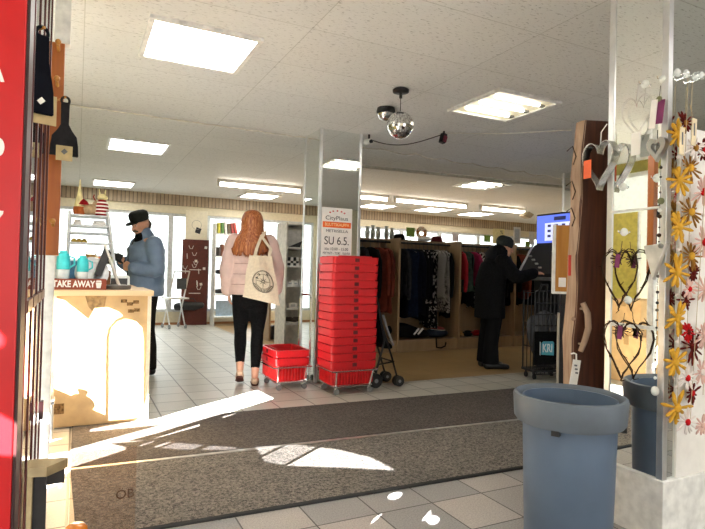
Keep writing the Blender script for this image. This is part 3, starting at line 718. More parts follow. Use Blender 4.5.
for a, lift in ((la, 1), (ra, 0)):
    q = MB()
    if lift:
        q.loft([a+Vector((0, -.022, -.03)), a+Vector((0, .03, -.06)), a+Vector((0, .09, -.088)), a+Vector((0, .155, -.118))], [.036, .04, .044, .034], [.036, .034, .028, .018], (1, 0, 0), 14)
        sh = skin(q, 'shoe', beigeshoe, W, .007, 3)
        q = MB(); q.loft([a+Vector((0, -.045, -.058)), a+Vector((0, .02, -.092)), a+Vector((0, .08, -.118)), a+Vector((0, .15, -.136))], [.03, .036, .042, .03], [.010]*4, (1, 0, 0), 14); q.build('sole', soled, sh, smooth=60)
    else:
        q.loft([a+Vector((0, -.040, -.048)), a+Vector((.002, .03, -.045)), a+Vector((.006, .12, -.062)), a+Vector((.01, .18, -.072))], [.034, .04, .044, .034], [.032, .036, .026, .014], (1, 0, 0), 14)
        sh = skin(q, 'shoe', beigeshoe, W, .007, 3)
        q = MB(); q.loft([a+Vector((0, -.055, -.081)), a+Vector((.002, .03, -.081)), a+Vector((.006, .12, -.081)), a+Vector((.01, .19, -.081))], [.03, .038, .044, .03], [.008]*4, (1, 0, 0), 14); q.build('sole', soled, sh, smooth=60)
# hair: combed shell from the crown to the shoulder blades
def hairmat():
    m, nt, b = nodes_of('ginger_hair')
    tc = add(nt, 'ShaderNodeTexCoord'); mp = add(nt, 'ShaderNodeMapping'); mp.inputs['Scale'].default_value = (1, 1, .025); nt.links.new(tc.outputs['Object'], mp.inputs[0])
    n = add(nt, 'ShaderNodeTexNoise', Scale=110.0, Detail=5.0); nt.links.new(mp.outputs[0], n.inputs['Vector'])
    r = ramp(nt, n.outputs[0], [(.3, hx('6B3417')), (.5, hx('A0582C')), (.75, hx('CF9258'))]); nt.links.new(r.outputs[0], b.inputs['Base Color'])
    b.inputs['Roughness'].default_value = .45
    bp = add(nt, 'ShaderNodeBump', Strength=.35, Distance=.005); nt.links.new(n.outputs[0], bp.inputs['Height']); nt.links.new(bp.outputs[0], b.inputs['Normal'])
    return m
hm = hairmat(); h = MB(); rsr = []
prof = [(1.682, .012, .012, .0), (1.676, .045, .05, .0), (1.655, .078, .082, .0), (1.62, .096, .104, .0), (1.58, .104, .112, -.005), (1.53, .108, .115, -.01), (1.48, .118, .118, -.02), (1.43, .145, .125, -.035), (1.38, .168, .135, -.045), (1.33, .185, .15, -.05), (1.29, .20, .155, -.05), (1.255, .205, .155, -.05), (1.235, .195, .15, -.05)]
rn = random.Random(3); wob = [rn.uniform(.96, 1.05) for _ in range(48)]; low = [rn.uniform(-.03, .02) for _ in range(48)]
for i, (z, a, b_, yo) in enumerate(prof):
    row = []
    for k in range(48):
        an = PI + (k/47)*PI*1.0 if i > 4 else PI*(-.28+1.56) + (k/47)*0
        an = PI*(-.12) - (k/47)*PI*.76 if i > 5 else PI*(.08) - (k/47)*PI*1.16
        w_ = 1 + (wob[k]-1)*min(1, i/6)
        zz = z + (low[k] if i >= len(prof)-2 else 0) - (.03*abs(k-23.5)/23.5*-1 if i >= len(prof)-2 else 0)
        row.append(Vector((a*w_*math.cos(an), .015+yo+b_*w_*math.sin(an), zz)))
    rsr.append(row)
h.rings(rsr, cap=False, closed=False)
o = h.build('hair', hm, W, smooth=180); md = o.modifiers.new('s', 'SOLIDIFY'); md.thickness = .03; md.offset = -1; finish_mesh(o)
for p in o.data.polygons: p.use_smooth = True
# fringe and crown cap so the hair reads from every side
q = MB(); q.ball((0, .012, 1.600), .094, 14, (.93, 1.02, .86)); q.build('hair_crown', hm, W, smooth=180)

# canvas tote bag on her right shoulder
m_canvas = mat('natural_canvas', 'D5C7B0', .85, var=.04, scale=50, bump=.1)
T = thing('tote_bag', 'natural canvas tote bag with a round black print on the pink jacket shoulder', 'bag', (0, 0, 0), -math.radians(15))
T.location = W.location
q = MB(); rs = []
c4 = {'tl': Vector((-.03, -.245, 1.235)), 'tr': Vector((.18, -.235, 1.235)), 'bl': Vector((-.075, -.25, .855)), 'br': Vector((.27, -.235, .775))}
n1, n2 = 13, 17
def bagp(u, v, off):
    p = c4['bl'].lerp(c4['br'], u).lerp(c4['tl'].lerp(c4['tr'], u), v)
    bulge = math.sin(PI*u)*math.sin(PI*min(1, v*.9+.05)); return p + Vector((.004*math.sin(9*v+4*u), -(bulge*.028*off + .006*off + .005*math.sin(11*u+3*v)), 0))
g1 = [[q._v(bagp(i/(n1-1), k/(n2-1), 1)) for i in range(n1)] for k in range(n2)]
g2 = [[q._v(bagp(i/(n1-1), k/(n2-1), -.2)) for i in range(n1)] for k in range(n2)]
for k in range(n2-1):
    for i in range(n1-1): q._f((g1[k][i], g1[k][i+1], g1[k+1][i+1], g1[k+1][i])); q._f((g2[k][i], g2[k+1][i], g2[k+1][i+1], g2[k][i+1]))
for k in range(n2-1):
    q._f((g1[k][0], g1[k+1][0], g2[k+1][0], g2[k][0])); q._f((g1[k][-1], g2[k][-1], g2[k+1][-1], g1[k+1][-1]))
for i in range(n1-1): q._f((g1[0][i], g2[0][i], g2[0][i+1], g1[0][i+1])); q._f((g1[-1][i], g1[-1][i+1], g2[-1][i+1], g2[-1][i]))
q.build('bag_body', m_canvas, T, smooth=60)
def ribbon(q, pts, w, t_, side):
    rs = []
    for i, p in enumerate(pts):
        p = Vector(p); s_ = Vector(side)*w/2; tt = (Vector(pts[min(i+1, len(pts)-1)])-Vector(pts[max(i-1, 0)])).normalized(); n_ = tt.cross(Vector(side)).normalized()*t_/2
        rs.append([p-s_-n_, p+s_-n_, p+s_+n_, p-s_+n_])
    q.rings(rs)
for nm, xs, ys in (('strap', .02, -.252), ('strap', .15, -.242)):
    q = MB(); ribbon(q, [(xs, ys-.005, 1.21), (xs+.02, ys+.03, 1.30), (.09+.1*(xs-.12), -.15, 1.41), (.115+.2*(xs-.12), -.09, 1.465), (.12, .01, 1.475), (.13, .10, 1.42), (.16, .165, 1.30), (.17, .17, 1.22)], .028, .004, (1, 0, 0)); q.build('strap', m_canvas, T)
# the round print follows the cloth
def bagc(x, z):   # nearest bag point by its plane coordinates, from the bag centre
    u, v = .56 + x/.31, .44 + z/.42
    return bagp(u, v, 1) + Vector((0, -.0025, 0))
pr_ = MB()
for r_ in (.100, .094, .066): pr_.tube([bagc(r_*math.cos(k*2*PI/36), r_*math.sin(k*2*PI/36)) for k in range(36)], .0016, 5, closed=True)
for k in range(15):
    an = PI*1.12 + k*PI*.055*.98
    a = bagc(.072*math.cos(an), .072*math.sin(an)); b_ = bagc(.090*math.cos(an), .090*math.sin(an)); pr_.tube([a, b_], .0028, 5)
for k in range(8):
    an = k*PI/4 + PI/2; L = .062 if k % 2 == 0 else .035
    pr_.tube([bagc(.008*math.cos(an), .008*math.sin(an)), bagc(L*math.cos(an), L*math.sin(an))], [.004, .001], 5)
for sx, sz in ((-.045, .055), (.04, .06), (-.06, .02)): pr_.tube([bagc(sx-.012, sz), bagc(sx, sz+.012), bagc(sx+.012, sz-.004)], .004, 5)
pr_.build('round_print', inkblack, T)

# --- man in a cap at the counter, facing left
MN = thing('person', 'person with a moustache in a black cap and blue-grey padded jacket standing behind the counter', 'person', (.63, 6.02, 0), PI/2 + .32)
MN.scale = (.97, .97, .975)
b = MB()
b.loft([(0, 0, .82), (0, -.01, .95), (0, 0, 1.08), (0, .0, 1.28), (0, -.01, 1.40), (0, 0, 1.46)], [.165, .17, .15, .175, .17, .07], [.12, .12, .11, .12, .10, .06], (1, 0, 0), 18)
b.loft([(0, .0, 1.43), (0, .03, 1.50), (0, .05, 1.55)], [.058, .056, .055], [.058, .056, .055], (1, 0, 0), 12)
MM = head(b, (0, .065, 1.575), .25, .38, 1.0)
for e in (-1, 1):
    b.loft([(e*.09, 0, .86), (e*.09, .02, .66), (e*.09, .01, .47), (e*.09, -.02, .32), (e*.09, -.02, .09)], [.09, .08, .058, .055, .038], [.095, .082, .06, .058, .04], (1, 0, 0), 12)
    b.loft([(e*.09, -.05, .045), (e*.092, .04, .05), (e*.1, .16, .03)], [.03, .04, .036], [.032, .032, .018], (1, 0, 0), 12)
mls, mle, mlw = Vector((-.19, 0, 1.37)), Vector((-.25, -.02, 1.10)), Vector((-.13, .20, 1.125))
mrs, mre, mrw = Vector((.19, 0, 1.37)), Vector((.25, .0, 1.10)), Vector((.12, .21, 1.185))
for a, e_, w_ in ((mls, mle, mlw), (mrs, mre, mrw)): b.loft([a, a.lerp(e_, .5), e_, e_.lerp(w_, .4), w_], [.052, .048, .042, .04, .03], [.052, .048, .042, .038, .025], (0, 0, 1) if False else (0, 1, .3), 12)
hand(b, mlw, (.85, .5, .05), (0.1, .2, 1), (.5, -.8, 0), 1.0, .7); hand(b, mrw, (-.8, .55, .1), (-.1, .1, 1), (-.5, -.8, -.1), 1.0, .75)
skin(b, 'body', skin_m, MN, .007, 3)
face_parts(MM, MN, '2E2A26', mat('grey_brown_hair', '4B4038', .8))
q = MB(); q.M = MM.copy(); q.loft([(-.036, .086, -.047), (-.015, .101, -.038), (.015, .101, -.038), (.036, .086, -.047)], [.007, .011, .011, .006], [.007, .009, .009, .006], (0, 0, 1), 8); q.build('moustache', MATS['grey_brown_hair'], MN, smooth=60)
q = MB(); q.M = MM.copy(); q.loft([(0, -.075, .03), (0, -.09, -.02), (0, -.07, -.065)], [.06, .066, .05], [.02, .02, .015], (1, 0, 0), 12); q.build('hair', MATS['grey_brown_hair'], MN, smooth=60)
capm = mat('black_cap_wool', '20211E', .85, var=.15, scale=60)
q = MB(); q.M = MM @ Matrix.Translation((0, 0, .012)); q.lathe([(.094, .032), (.100, .05), (.103, .085), (.098, .115), (.07, .135), (.001, .142)], 24, (0, -.006, 0)); cp = q.build('cap', capm, MN, smooth=60)
q = MB(); q.M = MM @ Matrix.Translation((0, 0, .012)); rs = []
top = [q._v((.082*math.sin(a), .075+.085*math.cos(a)*1.0 if abs(a) < 1.6 else .07, .040-.012*math.cos(a))) for a in [(-1.5+3*k/16) for k in range(17)]]
bot = [q._v((.082*math.sin(a), .075+.085*math.cos(a)*1.0, .033-.012*math.cos(a))) for a in [(-1.5+3*k/16) for k in range(17)]]
ct_, cb_ = q._v((0, .05, .046)), q._v((0, .05, .036))
for k in range(16): q._f((ct_, top[k], top[k+1])); q._f((cb_, bot[k+1], bot[k])); q._f((top[k], bot[k], bot[k+1], top[k+1]))
q.build('visor', capm, cp)
blue = mat('blue_grey_nylon', '6C819B', .5, var=.06, scale=12, bump=.2)
j = MB(); pts, rx, ry = [], [], []
for i in range(32):
    z = .83 + i*.0196; f = 1+.06*abs(math.sin((z-.83)*PI/.11))**.7
    w_ = .205 if z < 1.32 else max(.08, .205-.13*((z-1.32)/.115)**1.4); pts.append((0, -.005, z)); rx.append(w_*f); ry.append(max(.075, min(.185, w_*.88))*f)
j.loft(pts, rx, ry, (1, 0, 0), 28, dome=False)
for a, e_, w_ in ((mls, mle, mlw), (mrs, mre, mrw)):
    pts, rr = [], []
    for i in range(25):
        u = i/24; pts.append(a.lerp(e_, u/.5) if u < .5 else e_.lerp(w_, (u-.5)/.5)); rr.append((.090-.032*u)*(1+.09*abs(math.sin(u*PI*5))**.7))
    j.loft(pts[:-1], rr[:-1], rr[:-1], (0, 1, .3), 16)
j.loft([(0, -.01, 1.40), (0, .005, 1.45), (0, .02, 1.485)], [.115, .095, .082], [.105, .09, .08], (1, 0, 0), 18)
jk = skin(j, 'jacket', blue, MN, .011, 3)
q = MB(); q.loft([(0, .07, 1.40), (0, .075, 1.47)], [.07, .06], [.05, .04], (1, 0, 0), 14); q.build('scarf', blackcloth, MN, smooth=60)
q = MB(); q.tube([(0, .183, .84), (0, .19, 1.0), (0, .187, 1.2), (0, .165, 1.33), (0, .12, 1.44)], .006, 6); q.build('zip', black, jk)
q = MB()
for e in (-1, 1): q.loft([(e*.09, 0, .88), (e*.095, .02, .66), (e*.095, .01, .47), (e*.095, -.02, .3), (e*.095, -.02, .07)], [.105, .095, .08, .078, .085], [.11, .10, .085, .08, .085], (1, 0, 0), 14, dome=False)
q.loft([(0, 0, .80), (0, 0, .95)], [.18, .18], [.13, .13], (1, 0, 0), 16)
skin(q, 'trousers', mat('dark_brown_trousers', '1E1A17', .9, var=.15), MN, .012, 3)
for e in (-1, 1):
    q = MB(); q.loft([(e*.09, -.065, .045), (e*.092, .04, .048), (e*.1, .18, .034)], [.038, .048, .042], [.042, .04, .028], (1, 0, 0), 14); q.build('shoe', black, MN, smooth=60)
wl = thing('wallet', 'black open wallet held in the hands of the person in the cap', 'wallet', (.365, 5.935, 1.175), .3)
q = MB(); q.boxc((-.02, -.02, .02), (.10, .012, .08), (.5, .2, 0)); q.boxc((.03, .01, .0), (.10, .012, .08), (-.4, .3, .3)); q.build('leather_cover', black, wl, bevel=.003)
q = MB(); q.boxc((0, 0, .035), (.05, .003, .06), (.2, .5, 0)); q.build('paper_slip', paper, wl)

# --- person in black at the gaming machine
BK = thing('person', 'person in black coat and dark beanie leaning towards the gaming machine', 'person', (4.42, 5.13, 0), -math.radians(108))
b = MB()
b.loft([(0, 0, .78), (0, -.01, .90), (0, 0, 1.02), (0, .05, 1.18), (0, .09, 1.30), (0, .11, 1.35)], [.155, .16, .14, .165, .15, .06], [.12, .12, .11, .12, .10, .06], (1, 0, 0), 18)
b.loft([(0, .09, 1.32), (0, .13, 1.38), (0, .15, 1.42)], [.054]*3, [.054]*3, (1, 0, 0), 12)
BM = head(b, (0, .17, 1.445), .1, .25, .98)
for e in (-1, 1):
    b.loft([(e*.085, 0, .82), (e*.085, .02, .62), (e*.085, .0, .45), (e*.085, -.02, .3), (e*.085, -.02, .09)], [.09, .08, .058, .055, .038], [.095, .082, .06, .058, .04], (1, 0, 0), 12)
    b.loft([(e*.085, -.05, .045), (e*.09, .04, .05), (e*.1, .15, .03)], [.03, .038, .034], [.03, .03, .018], (1, 0, 0), 12)
bls, ble, blw = Vector((-.17, .07, 1.27)), Vector((-.24, .12, 1.03)), Vector((-.12, .34, 1.08))
brs, bre, brw = Vector((.17, .07, 1.27)), Vector((.27, .20, 1.08)), Vector((.20, .455, 1.145))
for a, e_, w_ in ((bls, ble, blw), (brs, bre, brw)): b.loft([a, a.lerp(e_, .5), e_, e_.lerp(w_, .4), w_], [.05, .046, .04, .038, .028], [.05, .046, .04, .036, .024], (0, 1, .3), 12)
hand(b, blw, (.2, 1, .0), (1, 0, .3), (0, 0, -1), .95, .4); hand(b, brw, (0, 1, .02), (-1, 0, .3), (0, 0, -1), .95, .35)
skin(b, 'body', skin_m, BK, .007, 3)
face_parts(BM, BK, '2A241F', inkblack)
j = MB(); pts, rx, ry = [], [], []
for i in range(33):
    z = .60 + i*.0225; u = max(0, (z-1.0)/.32); y = .10*u**1.2
    w_ = .225-.02*(z-.6) if z < 1.2 else max(.08, .213-.15*((z-1.2)/.12)**1.3); pts.append((0, y-.01, z)); rx.append(w_); ry.append(max(.08, min(.17, w_*.78)))
j.loft(pts, rx, ry, (1, 0, 0), 26, dome=False)
for a, e_, w_ in ((bls, ble, blw), (brs, bre, brw)):
    pts, rr = [], []
    for i in range(21):
        u = i/20; pts.append(a.lerp(e_, u/.5) if u < .5 else e_.lerp(w_, (u-.5)/.5)); rr.append((.092-.03*u)*(1+.03*abs(math.sin(u*PI*6))))
    j.loft(pts[:-1], rr[:-1], rr[:-1], (0, 1, .3), 16)
j.loft([(0, .05, 1.26), (0, .09, 1.36), (0, .10, 1.39)], [.13, .11, .10], [.12, .11, .10], (1, 0, 0), 18)
skin(j, 'coat', blackcloth, BK, .012, 4)
q = MB(); q.loft([(0, .0, 1.31), (0, -.01, 1.37), (0, .02, 1.42)], [.12, .12, .085], [.05, .055, .04], (1, 0, 0), 16); q.build('hood', mat('dark_grey_hood', '16171A', .9), BK, smooth=60)
q = MB(); q.M = BM.copy(); q.lathe([(.092, .0), (.100, .02), (.104, .06), (.092, .10), (.06, .128), (.001, .138)], 22, (0, -.012, 0))
q.ball((0, -.05, .06), .078, 12); q.build('beanie', mat('charcoal_knit', '2B2F2E', .9, var=.15, scale=90, bump=.3), BK, smooth=60)
q = MB()
for e in (-1, 1): q.loft([(e*.09, 0, .84), (e*.09, .02, .62), (e*.09, .0, .45), (e*.09, -.02, .3), (e*.09, -.02, .07)], [.10, .092, .08, .082, .095], [.105, .095, .085, .085, .098], (1, 0, 0), 14, dome=False)
skin(q, 'trousers', mat('black_trousers', (.006, .006, .0065), .9), BK, .012, 3)
for e in (-1, 1):
    q = MB(); q.loft([(e*.085, -.065, .048), (e*.09, .04, .05), (e*.1, .18, .034)], [.04, .048, .042], [.045, .042, .028], (1, 0, 0), 14); q.build('shoe', black, BK, smooth=60)

# ------------------------------------------------------------------ along the back windows
maroon = mat('maroon_board', '5C2418', .55, var=.1)
t = thing('display_board', 'tall dark red board with hung jewellery standing by the back window', 'board', (2.07, 11.02, 0))
q = MB(); q.box(-.25, .25, -.02, .02, 0, 1.67); q.build('board', maroon, t, bevel=.003)
silver = mat('silver_jewellery', (.8, .78, .72), .3, .8)
rj = random.Random(11)
for i in range(16):
    x, z = rj.uniform(-.2, .2), rj.uniform(.72, 1.55)
    q = MB()
    if i % 3 == 0: q.tube([(x-.045, -.026, z), (x-.02, -.026, z-.06), (x+.02, -.026, z-.06), (x+.045, -.026, z)], .006, 5)
    elif i % 3 == 1: q.boxc((x, -.026, z), (.05, .006, .05), (0, rj.uniform(-.5, .5), 0))
    else: q.tube([(x, -.026, z), (x+.005, -.026, z-.10)], .008, 5); 
    q.build('jewellery_piece', silver, t)
for z, w in ((1.08, .22), (.62, .22)):
    q = MB(); q.box(-w/2, w/2, -.04, -.02, z-.008, z+.008); q.build('hanging_rail', silver, t)
t = thing('handbag', 'black bag hung low on the dark red jewellery board', 'bag', (1.96, 10.94, .30), 0)
q = MB(); q.loft([(-.24, 0, .06), (-.1, -.01, .08), (.1, 0, .07), (.24, 0, .09)], [.07, .085, .08, .06], [.05]*4, (0, 0, 1), 14); q.build('bag_body', black, t, smooth=60)
q = MB(); q.tube([(-.15, 0, .13), (-.08, 0, .22), (.08, .0, .22), (.15, 0, .13)], .008, 6); q.build('handle', black, t)
t = thing('poster', 'white cartoon poster above the dark red jewellery board', 'poster', (2.08, 11.03, 1.72))
q = MB(); q.box(-.215, .21, -.005, .0, -.10, .52); q.build('sheet', mat('cream_paper', 'E9E0C8', .8, var=.03), t)
q = MB(); q.boxc((.03, -.007, .13), (.10, .003, .11), (0, .3, 0)); q.build('black_drawing', inkblack, t)
q = MB(); q.tube([(.07*math.cos(k)*1.3, -.006, .24+.09*math.sin(k)) for k in [i*2*PI/20 for i in range(20)]], .004, 5, closed=True); q.build('outline_drawing', mat('pencil_grey', '9C968A', .8), t)
# white shelf with books right of the board
t = thing('window_bookshelf', 'white bookshelf by the back window right of the dark red board', 'shelf', (2.80, 10.85, 0))
q = MB(); q.box(-.42, -.40, -.15, .15, 0, 2.0); q.box(.58, .60, -.15, .15, 0, 2.0); q.build('side_frame', white, t)
for z in (.18, .62, 1.0, 1.36, 1.80):
    q = MB(); q.box(-.40, .58, -.15, .15, z-.02, z); q.build('shelf_board', white, t)
bk = [('B8B23E', 'yellow green'), ('5F8A4A', 'green'), ('E6E1D6', 'white'), ('6B5A44', 'brown'), ('9A3B33', 'dark red'), ('B5483C', 'red')]
for i, (c_, n_) in enumerate(bk):
    t = thing('book', n_ + ' book leaning in the row on the upper shelf of the window bookshelf', 'book', (2.46+.068*i, 10.80, 1.802), 0, 'books on the window bookshelf')
    q = MB(); q.M = Matrix.Rotation(-.05-.03*i, 4, 'Y'); q.box(-.022, .022, -.07, .07, 0.004, .20+.012*(i % 3)); q.build('cover', mat('book_'+n_.replace(' ', '_'), c_, .6), t, bevel=.002)
    q = MB(); q.M = Matrix.Rotation(-.05-.03*i, 4, 'Y'); q.box(-.018, .018, -.068, .0705, .008, .206+.012*(i % 3)); q.build('pages', paper, t)
for i, (c_, n_) in enumerate((('3A3028', 'dark'), ('7C4A34', 'brown'), ('C3B8A8', 'pale grey'), ('C9A59A', 'pale pink'))):
    t = thing('book', n_ + ' book standing on the middle shelf of the window bookshelf', 'book', (2.44+.09*i, 10.80, 1.362), 0, 'books on the window bookshelf')
    q = MB(); q.box(-.03, .03, -.07, .07, 0, .17+.03*((i*2) % 3)); q.build('cover', mat('bookm_'+n_.replace(' ', '_'), c_, .6), t, bevel=.002)
for i, (z, px, s) in enumerate(((1.002, 2.62, 1.0), (.622, 2.60, .9))):
    t = thing('folded_bag', 'black folded bag on the ' + ('lower middle' if i == 0 else 'second lowest') + ' shelf of the window bookshelf', 'bag', (px, 10.8, z), 0, 'black bags on the window bookshelf')
    q = MB(); q.loft([(-.16*s, 0, .05), (0, 0, .06), (.16*s, 0, .075)], [.045, .055, .04], [.08]*3, (0, 0, 1), 12); q.build('bag_body', black, t, smooth=60)
    q = MB(); q.tube([(-.06, -.05, .1), (-.02, -.06, .17), (.05, -.05, .16), (.09, -.04, .1)], .007, 6); q.build('handle', black, t)
q = MB(); q.box(-.22, .22, -.005, .005, 0, .30); tag(q.build('light_blue_card', mat('pale_blue_card', 'A9C3DA', .7), None, loc=(2.66, 10.78, .19)), 'pale blue card on the bottom shelf of the window bookshelf', 'card')
# folding trolley in front of the left window
t = thing('folding_trolley', 'pale metal folding trolley in front of the back window behind the man', 'trolley', (1.62, 10.55, 0), .2)
q = MB()
for dx in (-.14, .14):
    q.tube([(dx, .15, .05), (dx+.02, -.05, .55), (dx+.06, -.2, 1.05)], .014, 6); q.tube([(dx, -.2, .05), (dx, .1, .55)], .012, 6)
q.tube([(-.08, -.2, 1.05), (.20, -.2, 1.05)], .014, 6); q.build('frame', alu, t)
q = MB(); q.box(-.18, .2, -.22, .16, .54, .565); q.build('seat_board', white, t)
q = MB(); q.box(-.02, .16, -.17, -.15, .72, .92); q.build('dark_pad', mat('charcoal_pad', '45484A', .8), t)
for dx in (-.15, .15):
    for dy in (-.2, .15):
        q = MB(); q.tube([(dx-.012, dy, .04), (dx+.012, dy, .04)], .04, 12); q.build('wheel', mat('grey_wheel', '8B8D8E', .6), t)
q = MB(); q.prism([(-.2, 0), (.15, .08), (.28, .32), (.0, .42)], (-.004, .004), 'Y'); tag(q.build('window_sign', mat('pale_pink_sign', 'EBC3D2', .6), None, loc=(1.25, 11.24, .65)), 'pale pink sign outside the back window behind the man', 'sign')

# white shelf unit next to the mirrored pillar
UX, UY = 2.20, 6.15
t = thing('shelf_unit', 'grey and white shelf unit between the person with the tote bag and the mirrored pillar', 'shelf', (UX, UY, 0))
grey_lam = mat('grey_laminate', 'D3CDC0', .5)
q = MB(); q.box(0, .02, 0, .35, 0, 1.68); q.build('side_panel', grey_lam, t); q = MB(); q.box(.58, .60, 0, .35, 0, 1.68); q.build('side_panel', grey_lam, t)
q = MB(); q.box(.02, .58, .335, .35, 0, 1.68); q.build('back_panel', grey_lam, t)
for z in (.10, .485, .66, .93, 1.165, 1.385, 1.67):
    q = MB(); q.box(.02, .58, -.005, .335, z-.02, z); q.build('shelf_board', white, t)
t = thing('picture_canvas', 'white canvas leaning in the top of the grey shelf unit', 'canvas', (UX+.10, UY+.10, 1.387), 0)
q = MB(); q.M = Matrix.Rotation(-.18, 4, 'X'); q.prism([(-.06, .0), (.12, .05), (.13, .235), (-.06, .20)], (0, .02), 'Y'); q.build('canvas', mat('canvas_grey_white', 'D8D5CF', .7), t)
q = MB(); q.prism([(-.05, .0), (.13, .08), (.10, .0)], (-.03, -.022), 'Y'); q.build('dark_corner', black, t)
for i in range(4):
    t = thing('small_package', ('black', 'white', 'black', 'white')[i] + ' narrow package ' + ('first', 'second', 'third', 'fourth')[i] + ' from the left on the second shelf of the grey unit', 'package', (UX+.055+.035*i, UY+.06, 1.1655), 0, 'narrow packages on the grey shelf unit')
    q = MB(); q.box(-.014, .014, -.03, .03, 0, .10); q.build('carton', (black, paper)[i % 2], t, bevel=.001); q = MB(); q.box(-.0145, .0145, -.0305, .0305, .03, .055); q.build('label_band', (paper, black)[i % 2], t)
for i, (x, w, h_) in enumerate(((.26, .10, .09), (.40, .10, .08))):
    t = thing('carton', ('left' if i == 0 else 'right') + ' white carton at the right of the second shelf of the grey unit', 'package', (UX+x, UY+.07, 1.1655), 0, 'white cartons on the grey shelf unit')
    q = MB(); q.box(-w/2, w/2, -.04, .04, 0, h_); q.build('carton_body', paper, t, bevel=.002); q = MB(); q.box(-w/3, w/3, -.042, -.04, h_*.3, h_*.7); q.build('label_panel', mat('pale_label', 'B8BCC0', .6), t)
for i in range(4):
    t = thing('carton', 'low white carton ' + ('first', 'second', 'third', 'fourth')[i] + ' from the left on the third shelf of the grey unit', 'package', (UX+.07+.075*i, UY+.07, .9305), 0, 'white cartons on the grey shelf unit')
    q = MB(); q.box(-.033, .033, -.04, .04, 0, .045+.012*(i % 3)); q.build('carton_body', paper, t, bevel=.002); q = MB(); q.box(-.02, .02, -.042, -.04, .012, .03); q.build('label_panel', MATS['pale_label'], t)
t = thing('carton', 'single white box on the fourth shelf of the grey unit', 'package', (UX+.11, UY+.07, .6605)); q = MB(); q.box(-.05, .05, -.05, .05, 0, .06); q.build('carton_body', paper, t, bevel=.003); q = MB(); q.box(-.03, .03, -.052, -.05, .015, .045); q.build('label_panel', MATS['pale_label'], t)
for i in range(2):
    t = thing('shoe', ('left' if i == 0 else 'right') + ' dark shoe of the pair on the fifth shelf of the grey unit', 'shoe', (UX+.12+.11*i, UY+.08, .4855), .4, 'shoes on the grey shelf unit')
    q = MB(); q.loft([(-.02, .08, .03), (0, .02, .035), (.0, -.06, .022)], [.03, .035, .03], [.03, .03, .018], (1, 0, 0), 12); q.build('upper', mat('dark_suede', '4B423A', .8), t, smooth=60); q = MB(); q.box(-.03, .03, -.085, .10, 0, .01); q.build('sole', paper, t)
# yellow card and bag seen past the shoulder
t = thing('picture_card', 'yellow picture card with a dark animal shape hung in the back window', 'picture', (4.12, 11.08, 1.60))
q = MB(); q.box(-.13, .17, 0, .012, -.02, .34); q.build('card', mat('mustard_card', 'D8B04C', .7), t)
q = MB(); q.loft([(-.05, -.004, .20), (.02, -.004, .21), (.10, -.004, .20)], [.03, .035, .03], [.006]*3, (0, 0, 1), 10)
for x in (-.04, .0, .06, .09): q.tube([(x, -.004, .19), (x, -.004, .12)], .008, 5)
q.build('animal_shape', inkblack, t)
t = thing('side_table', 'beige open side table behind the person with the tote bag', 'table', (3.05, 8.5, 0))
q = MB(); q.box(-.35, .35, -.25, .25, .70, .73); q.build('table_top', boardwood, t)
for sx in (-.335, .335): q = MB(); q.box(sx-.015, sx+.015, -.24, .24, 0, .70); q.build('side_panel', boardwood, t)
t = thing('handbag', 'black handbag on the floor under the beige side table', 'bag', (2.95, 8.5, 0))
q = MB(); q.prism([(-.16, .0), (.16, 0), (.13, .22), (-.13, .22)], (-.06, .06), 'Y'); q.build('bag_body', black, t, bevel=.02); q = MB(); q.tube([(-.07, 0, .21), (-.05, 0, .32), (.05, 0, .32), (.07, 0, .21)], .008, 6); q.build('handle', black, t)
q = MB(); q.boxc((0, -.063, .12), (.05, .004, .05)); kids(t)[0]; q.build('label_patch', paper, t)

# ------------------------------------------------------------------ clothing racks
RY, RD, PH = 6.6, .55, 1.60
BX = [2.97, 4.03, 5.09, 6.17, 7.25]
bay_name = ['rack bay behind the red baskets', 'middle rack bay', 'rack bay beside the beanie wearer', 'rack bay behind the gaming machine']
darkrail = mat('dark_steel_rail', '3A3733', .4, .6)
for i in range(4):
    a, b = BX[i], BX[i+1]
    t = thing('clothing_rack', 'beige board clothing rack, the ' + bay_name[i], 'clothing rack', (a, RY, 0), 0, 'clothing rack bays'); w = b-a
    q = MB(); q.box(0, .03, 0, RD, 0, PH); q.build('side_panel', boardwood, t, bevel=.002)
    if i == 3: q = MB(); q.box(w, w+.03, 0, RD, 0, PH); q.build('side_panel', boardwood, t)
    q = MB(); q.box(.03, w, RD-.02, RD, 0, PH-.021); q.build('back_panel', boardwood, t)
    q = MB(); q.box(.03, w, .02, RD-.02, .135, .16); q.build('base_shelf', boardwood, t)
    q = MB(); q.box(.03, w, .02, .04, 0, .135); q.build('plinth', boardwood, t)
    q = MB(); q.tube([(.03, .25, PH-.05), (w, .25, PH-.05)], .014, 8); q.build('rail', darkrail, t)
    q = MB(); q.box(.03, w, RD-.20, RD, PH-.02, PH); q.build('top_shelf', boardwood, t)
RAILZ = PH-.05
hangm = mat('hanger_grey', '6D6A66', .4, .5)
flor = pattern_material('black_white_floral_cloth', hx('0C0C0D'), hx('C9C5C0'), 26, .56)
leop = pattern_material('grey_spotted_cloth', hx('141312'), hx('97928C'), 45, .5, 'voronoi')
dots = pattern_material('checked_white_black_cloth', hx('D4D0CA'), hx('141314'), 60, .5, 'checker')
cl = {'black': blackcloth, 'navy': mat('navy_cloth', '10131E', .9, var=.2), 'rust': mat('rust_cloth', '6A3024', .9, var=.15, scale=12, bump=.2),
      'floral': flor, 'spotted': leop, 'checked': dots, 'red': mat('red_cloth', '97202A', .9, var=.12), 'pink': mat('magenta_cloth', '8E2148', .9, var=.12),
      'dark grey': mat('dark_grey_cloth', '2A2A2C', .9, var=.2), 'tan': mat('tan_cloth', '9A8258', .9, var=.15), 'blue': mat('blue_cloth', '172033', .9, var=.2), 'green': mat('grey_green_cloth', '3F5148', .9, var=.2)}
